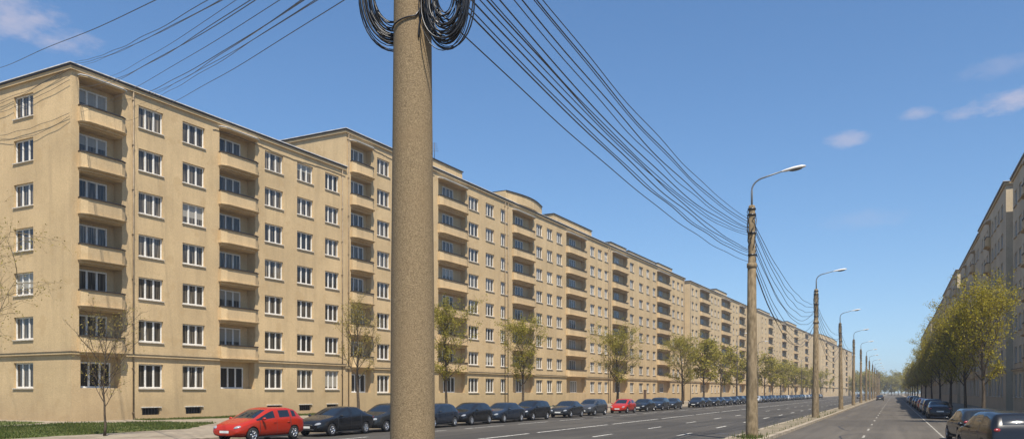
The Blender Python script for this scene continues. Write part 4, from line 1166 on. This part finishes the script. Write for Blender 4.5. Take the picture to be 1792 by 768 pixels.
# ------------------------------------------------------------------ light and sky
EL = 59.5; AZ = 163.0     # azimuth clockwise from +Y
sd = Vector((math.sin(R_(AZ))*math.cos(R_(EL)), math.cos(R_(AZ))*math.cos(R_(EL)), math.sin(R_(EL))))
sun = bpy.data.lights.new('sun', 'SUN'); sun.energy = 5.0; sun.angle = R_(.53); sun.color = (1.0, .93, .82)
so = bpy.data.objects.new('sun', sun); COL.objects.link(so); so.rotation_euler = sd.to_track_quat('Z', 'Y').to_euler()
w = bpy.data.worlds.new('World'); scene.world = w; w.use_nodes = True; nt = w.node_tree
bg = nt.nodes['Background']
sky = N(nt, 'ShaderNodeTexSky', sky_type='NISHITA'); sky.sun_disc = False; sky.sun_elevation = R_(EL); sky.sun_rotation = R_(AZ)
sky.air_density = 1.0; sky.dust_density = .3; sky.ozone_density = 3.5; sky.altitude = 100
swz = N(nt, 'ShaderNodeTexCoord'); vs = N(nt, 'ShaderNodeVectorMath', operation='MULTIPLY_ADD'); nt.links.new(swz.outputs['Generated'], vs.inputs[0]); vs.inputs[1].default_value = (1, 1, .85); vs.inputs[2].default_value = (0, 0, .055)
vn = N(nt, 'ShaderNodeVectorMath', operation='NORMALIZE'); nt.links.new(vs.outputs[0], vn.inputs[0]); nt.links.new(vn.outputs[0], sky.inputs['Vector'])
# small fair-weather clouds by azimuth / elevation
tc = N(nt, 'ShaderNodeTexCoord'); sp = N(nt, 'ShaderNodeSeparateXYZ'); nt.links.new(tc.outputs['Generated'], sp.inputs[0])
def math_(op, a, b=None):
    n = N(nt, 'ShaderNodeMath', operation=op)
    for i, v in enumerate((a, b)):
        if v is None: continue
        if isinstance(v, (int, float)): n.inputs[i].default_value = v
        else: nt.links.new(v, n.inputs[i])
    return n.outputs[0]
az = math_('ARCTAN2', sp.outputs['X'], sp.outputs['Y']); el = math_('ARCSINE', sp.outputs['Z'])
mpn = N(nt, 'ShaderNodeMapping'); mpn.inputs['Scale'].default_value = (14, 14, 30); nt.links.new(tc.outputs['Generated'], mpn.inputs[0])
nz = N(nt, 'ShaderNodeTexNoise'); nz.inputs['Scale'].default_value = 1.5; nz.inputs['Detail'].default_value = 7; nz.inputs['Roughness'].default_value = .62; nt.links.new(mpn.outputs[0], nz.inputs['Vector'])
total = None
for a0, e0, ra, re, amt in ((-31.4, 21.6, 2.9, 1.4, .58), (-28.6, 20.6, 2.2, .9, .48), (31.2, 16.9, 3.2, .8, .62), (29.0, 16.7, 1.6, .6, .5), (26.6, 17.0, 1.4, .5, .42), (22.3, 16.0, 1.6, .6, .45), (30.5, 18.9, 3.0, .7, .2), (23.5, 11.0, 3.5, .8, .13)):
    u = math_('DIVIDE', math_('SUBTRACT', az, R_(a0)), R_(ra)); v = math_('DIVIDE', math_('SUBTRACT', el, R_(e0)), R_(re))
    d2 = math_('ADD', math_('MULTIPLY', u, u), math_('MULTIPLY', v, v))
    m_ = math_('SUBTRACT', 1.0, d2); m_ = math_('ADD', m_, math_('MULTIPLY', math_('SUBTRACT', nz.outputs['Fac'], .52), 3.2))
    mr = N(nt, 'ShaderNodeMapRange'); mr.interpolation_type = 'SMOOTHSTEP'; mr.inputs[1].default_value = 0; mr.inputs[2].default_value = 1.3; mr.inputs[4].default_value = amt
    nt.links.new(m_, mr.inputs[0]); total = mr.outputs[0] if total is None else math_('MAXIMUM', total, mr.outputs[0])
mx = N(nt, 'ShaderNodeMix', data_type='RGBA'); hs = N(nt, 'ShaderNodeHueSaturation'); hs.inputs['Saturation'].default_value = 1.14; hs.inputs['Value'].default_value = 1.08; nt.links.new(sky.outputs[0], hs.inputs['Color']); nt.links.new(total, mx.inputs[0]); nt.links.new(hs.outputs[0], mx.inputs[6]); mx.inputs[7].default_value = (4.6, 4.3, 5.0, 1)
nt.links.new(mx.outputs[2], bg.inputs[0]); bg.inputs[1].default_value = .09
scene.view_settings.view_transform = 'Standard'; scene.view_settings.look = 'None'; scene.view_settings.exposure = 0.64; scene.view_settings.gamma = 1
scene.render.engine = 'CYCLES'
scene.cycles.max_bounces = 6; scene.cycles.diffuse_bounces = 3; scene.cycles.glossy_bounces = 3; scene.cycles.transparent_max_bounces = 8
scene.cycles.use_denoising = True
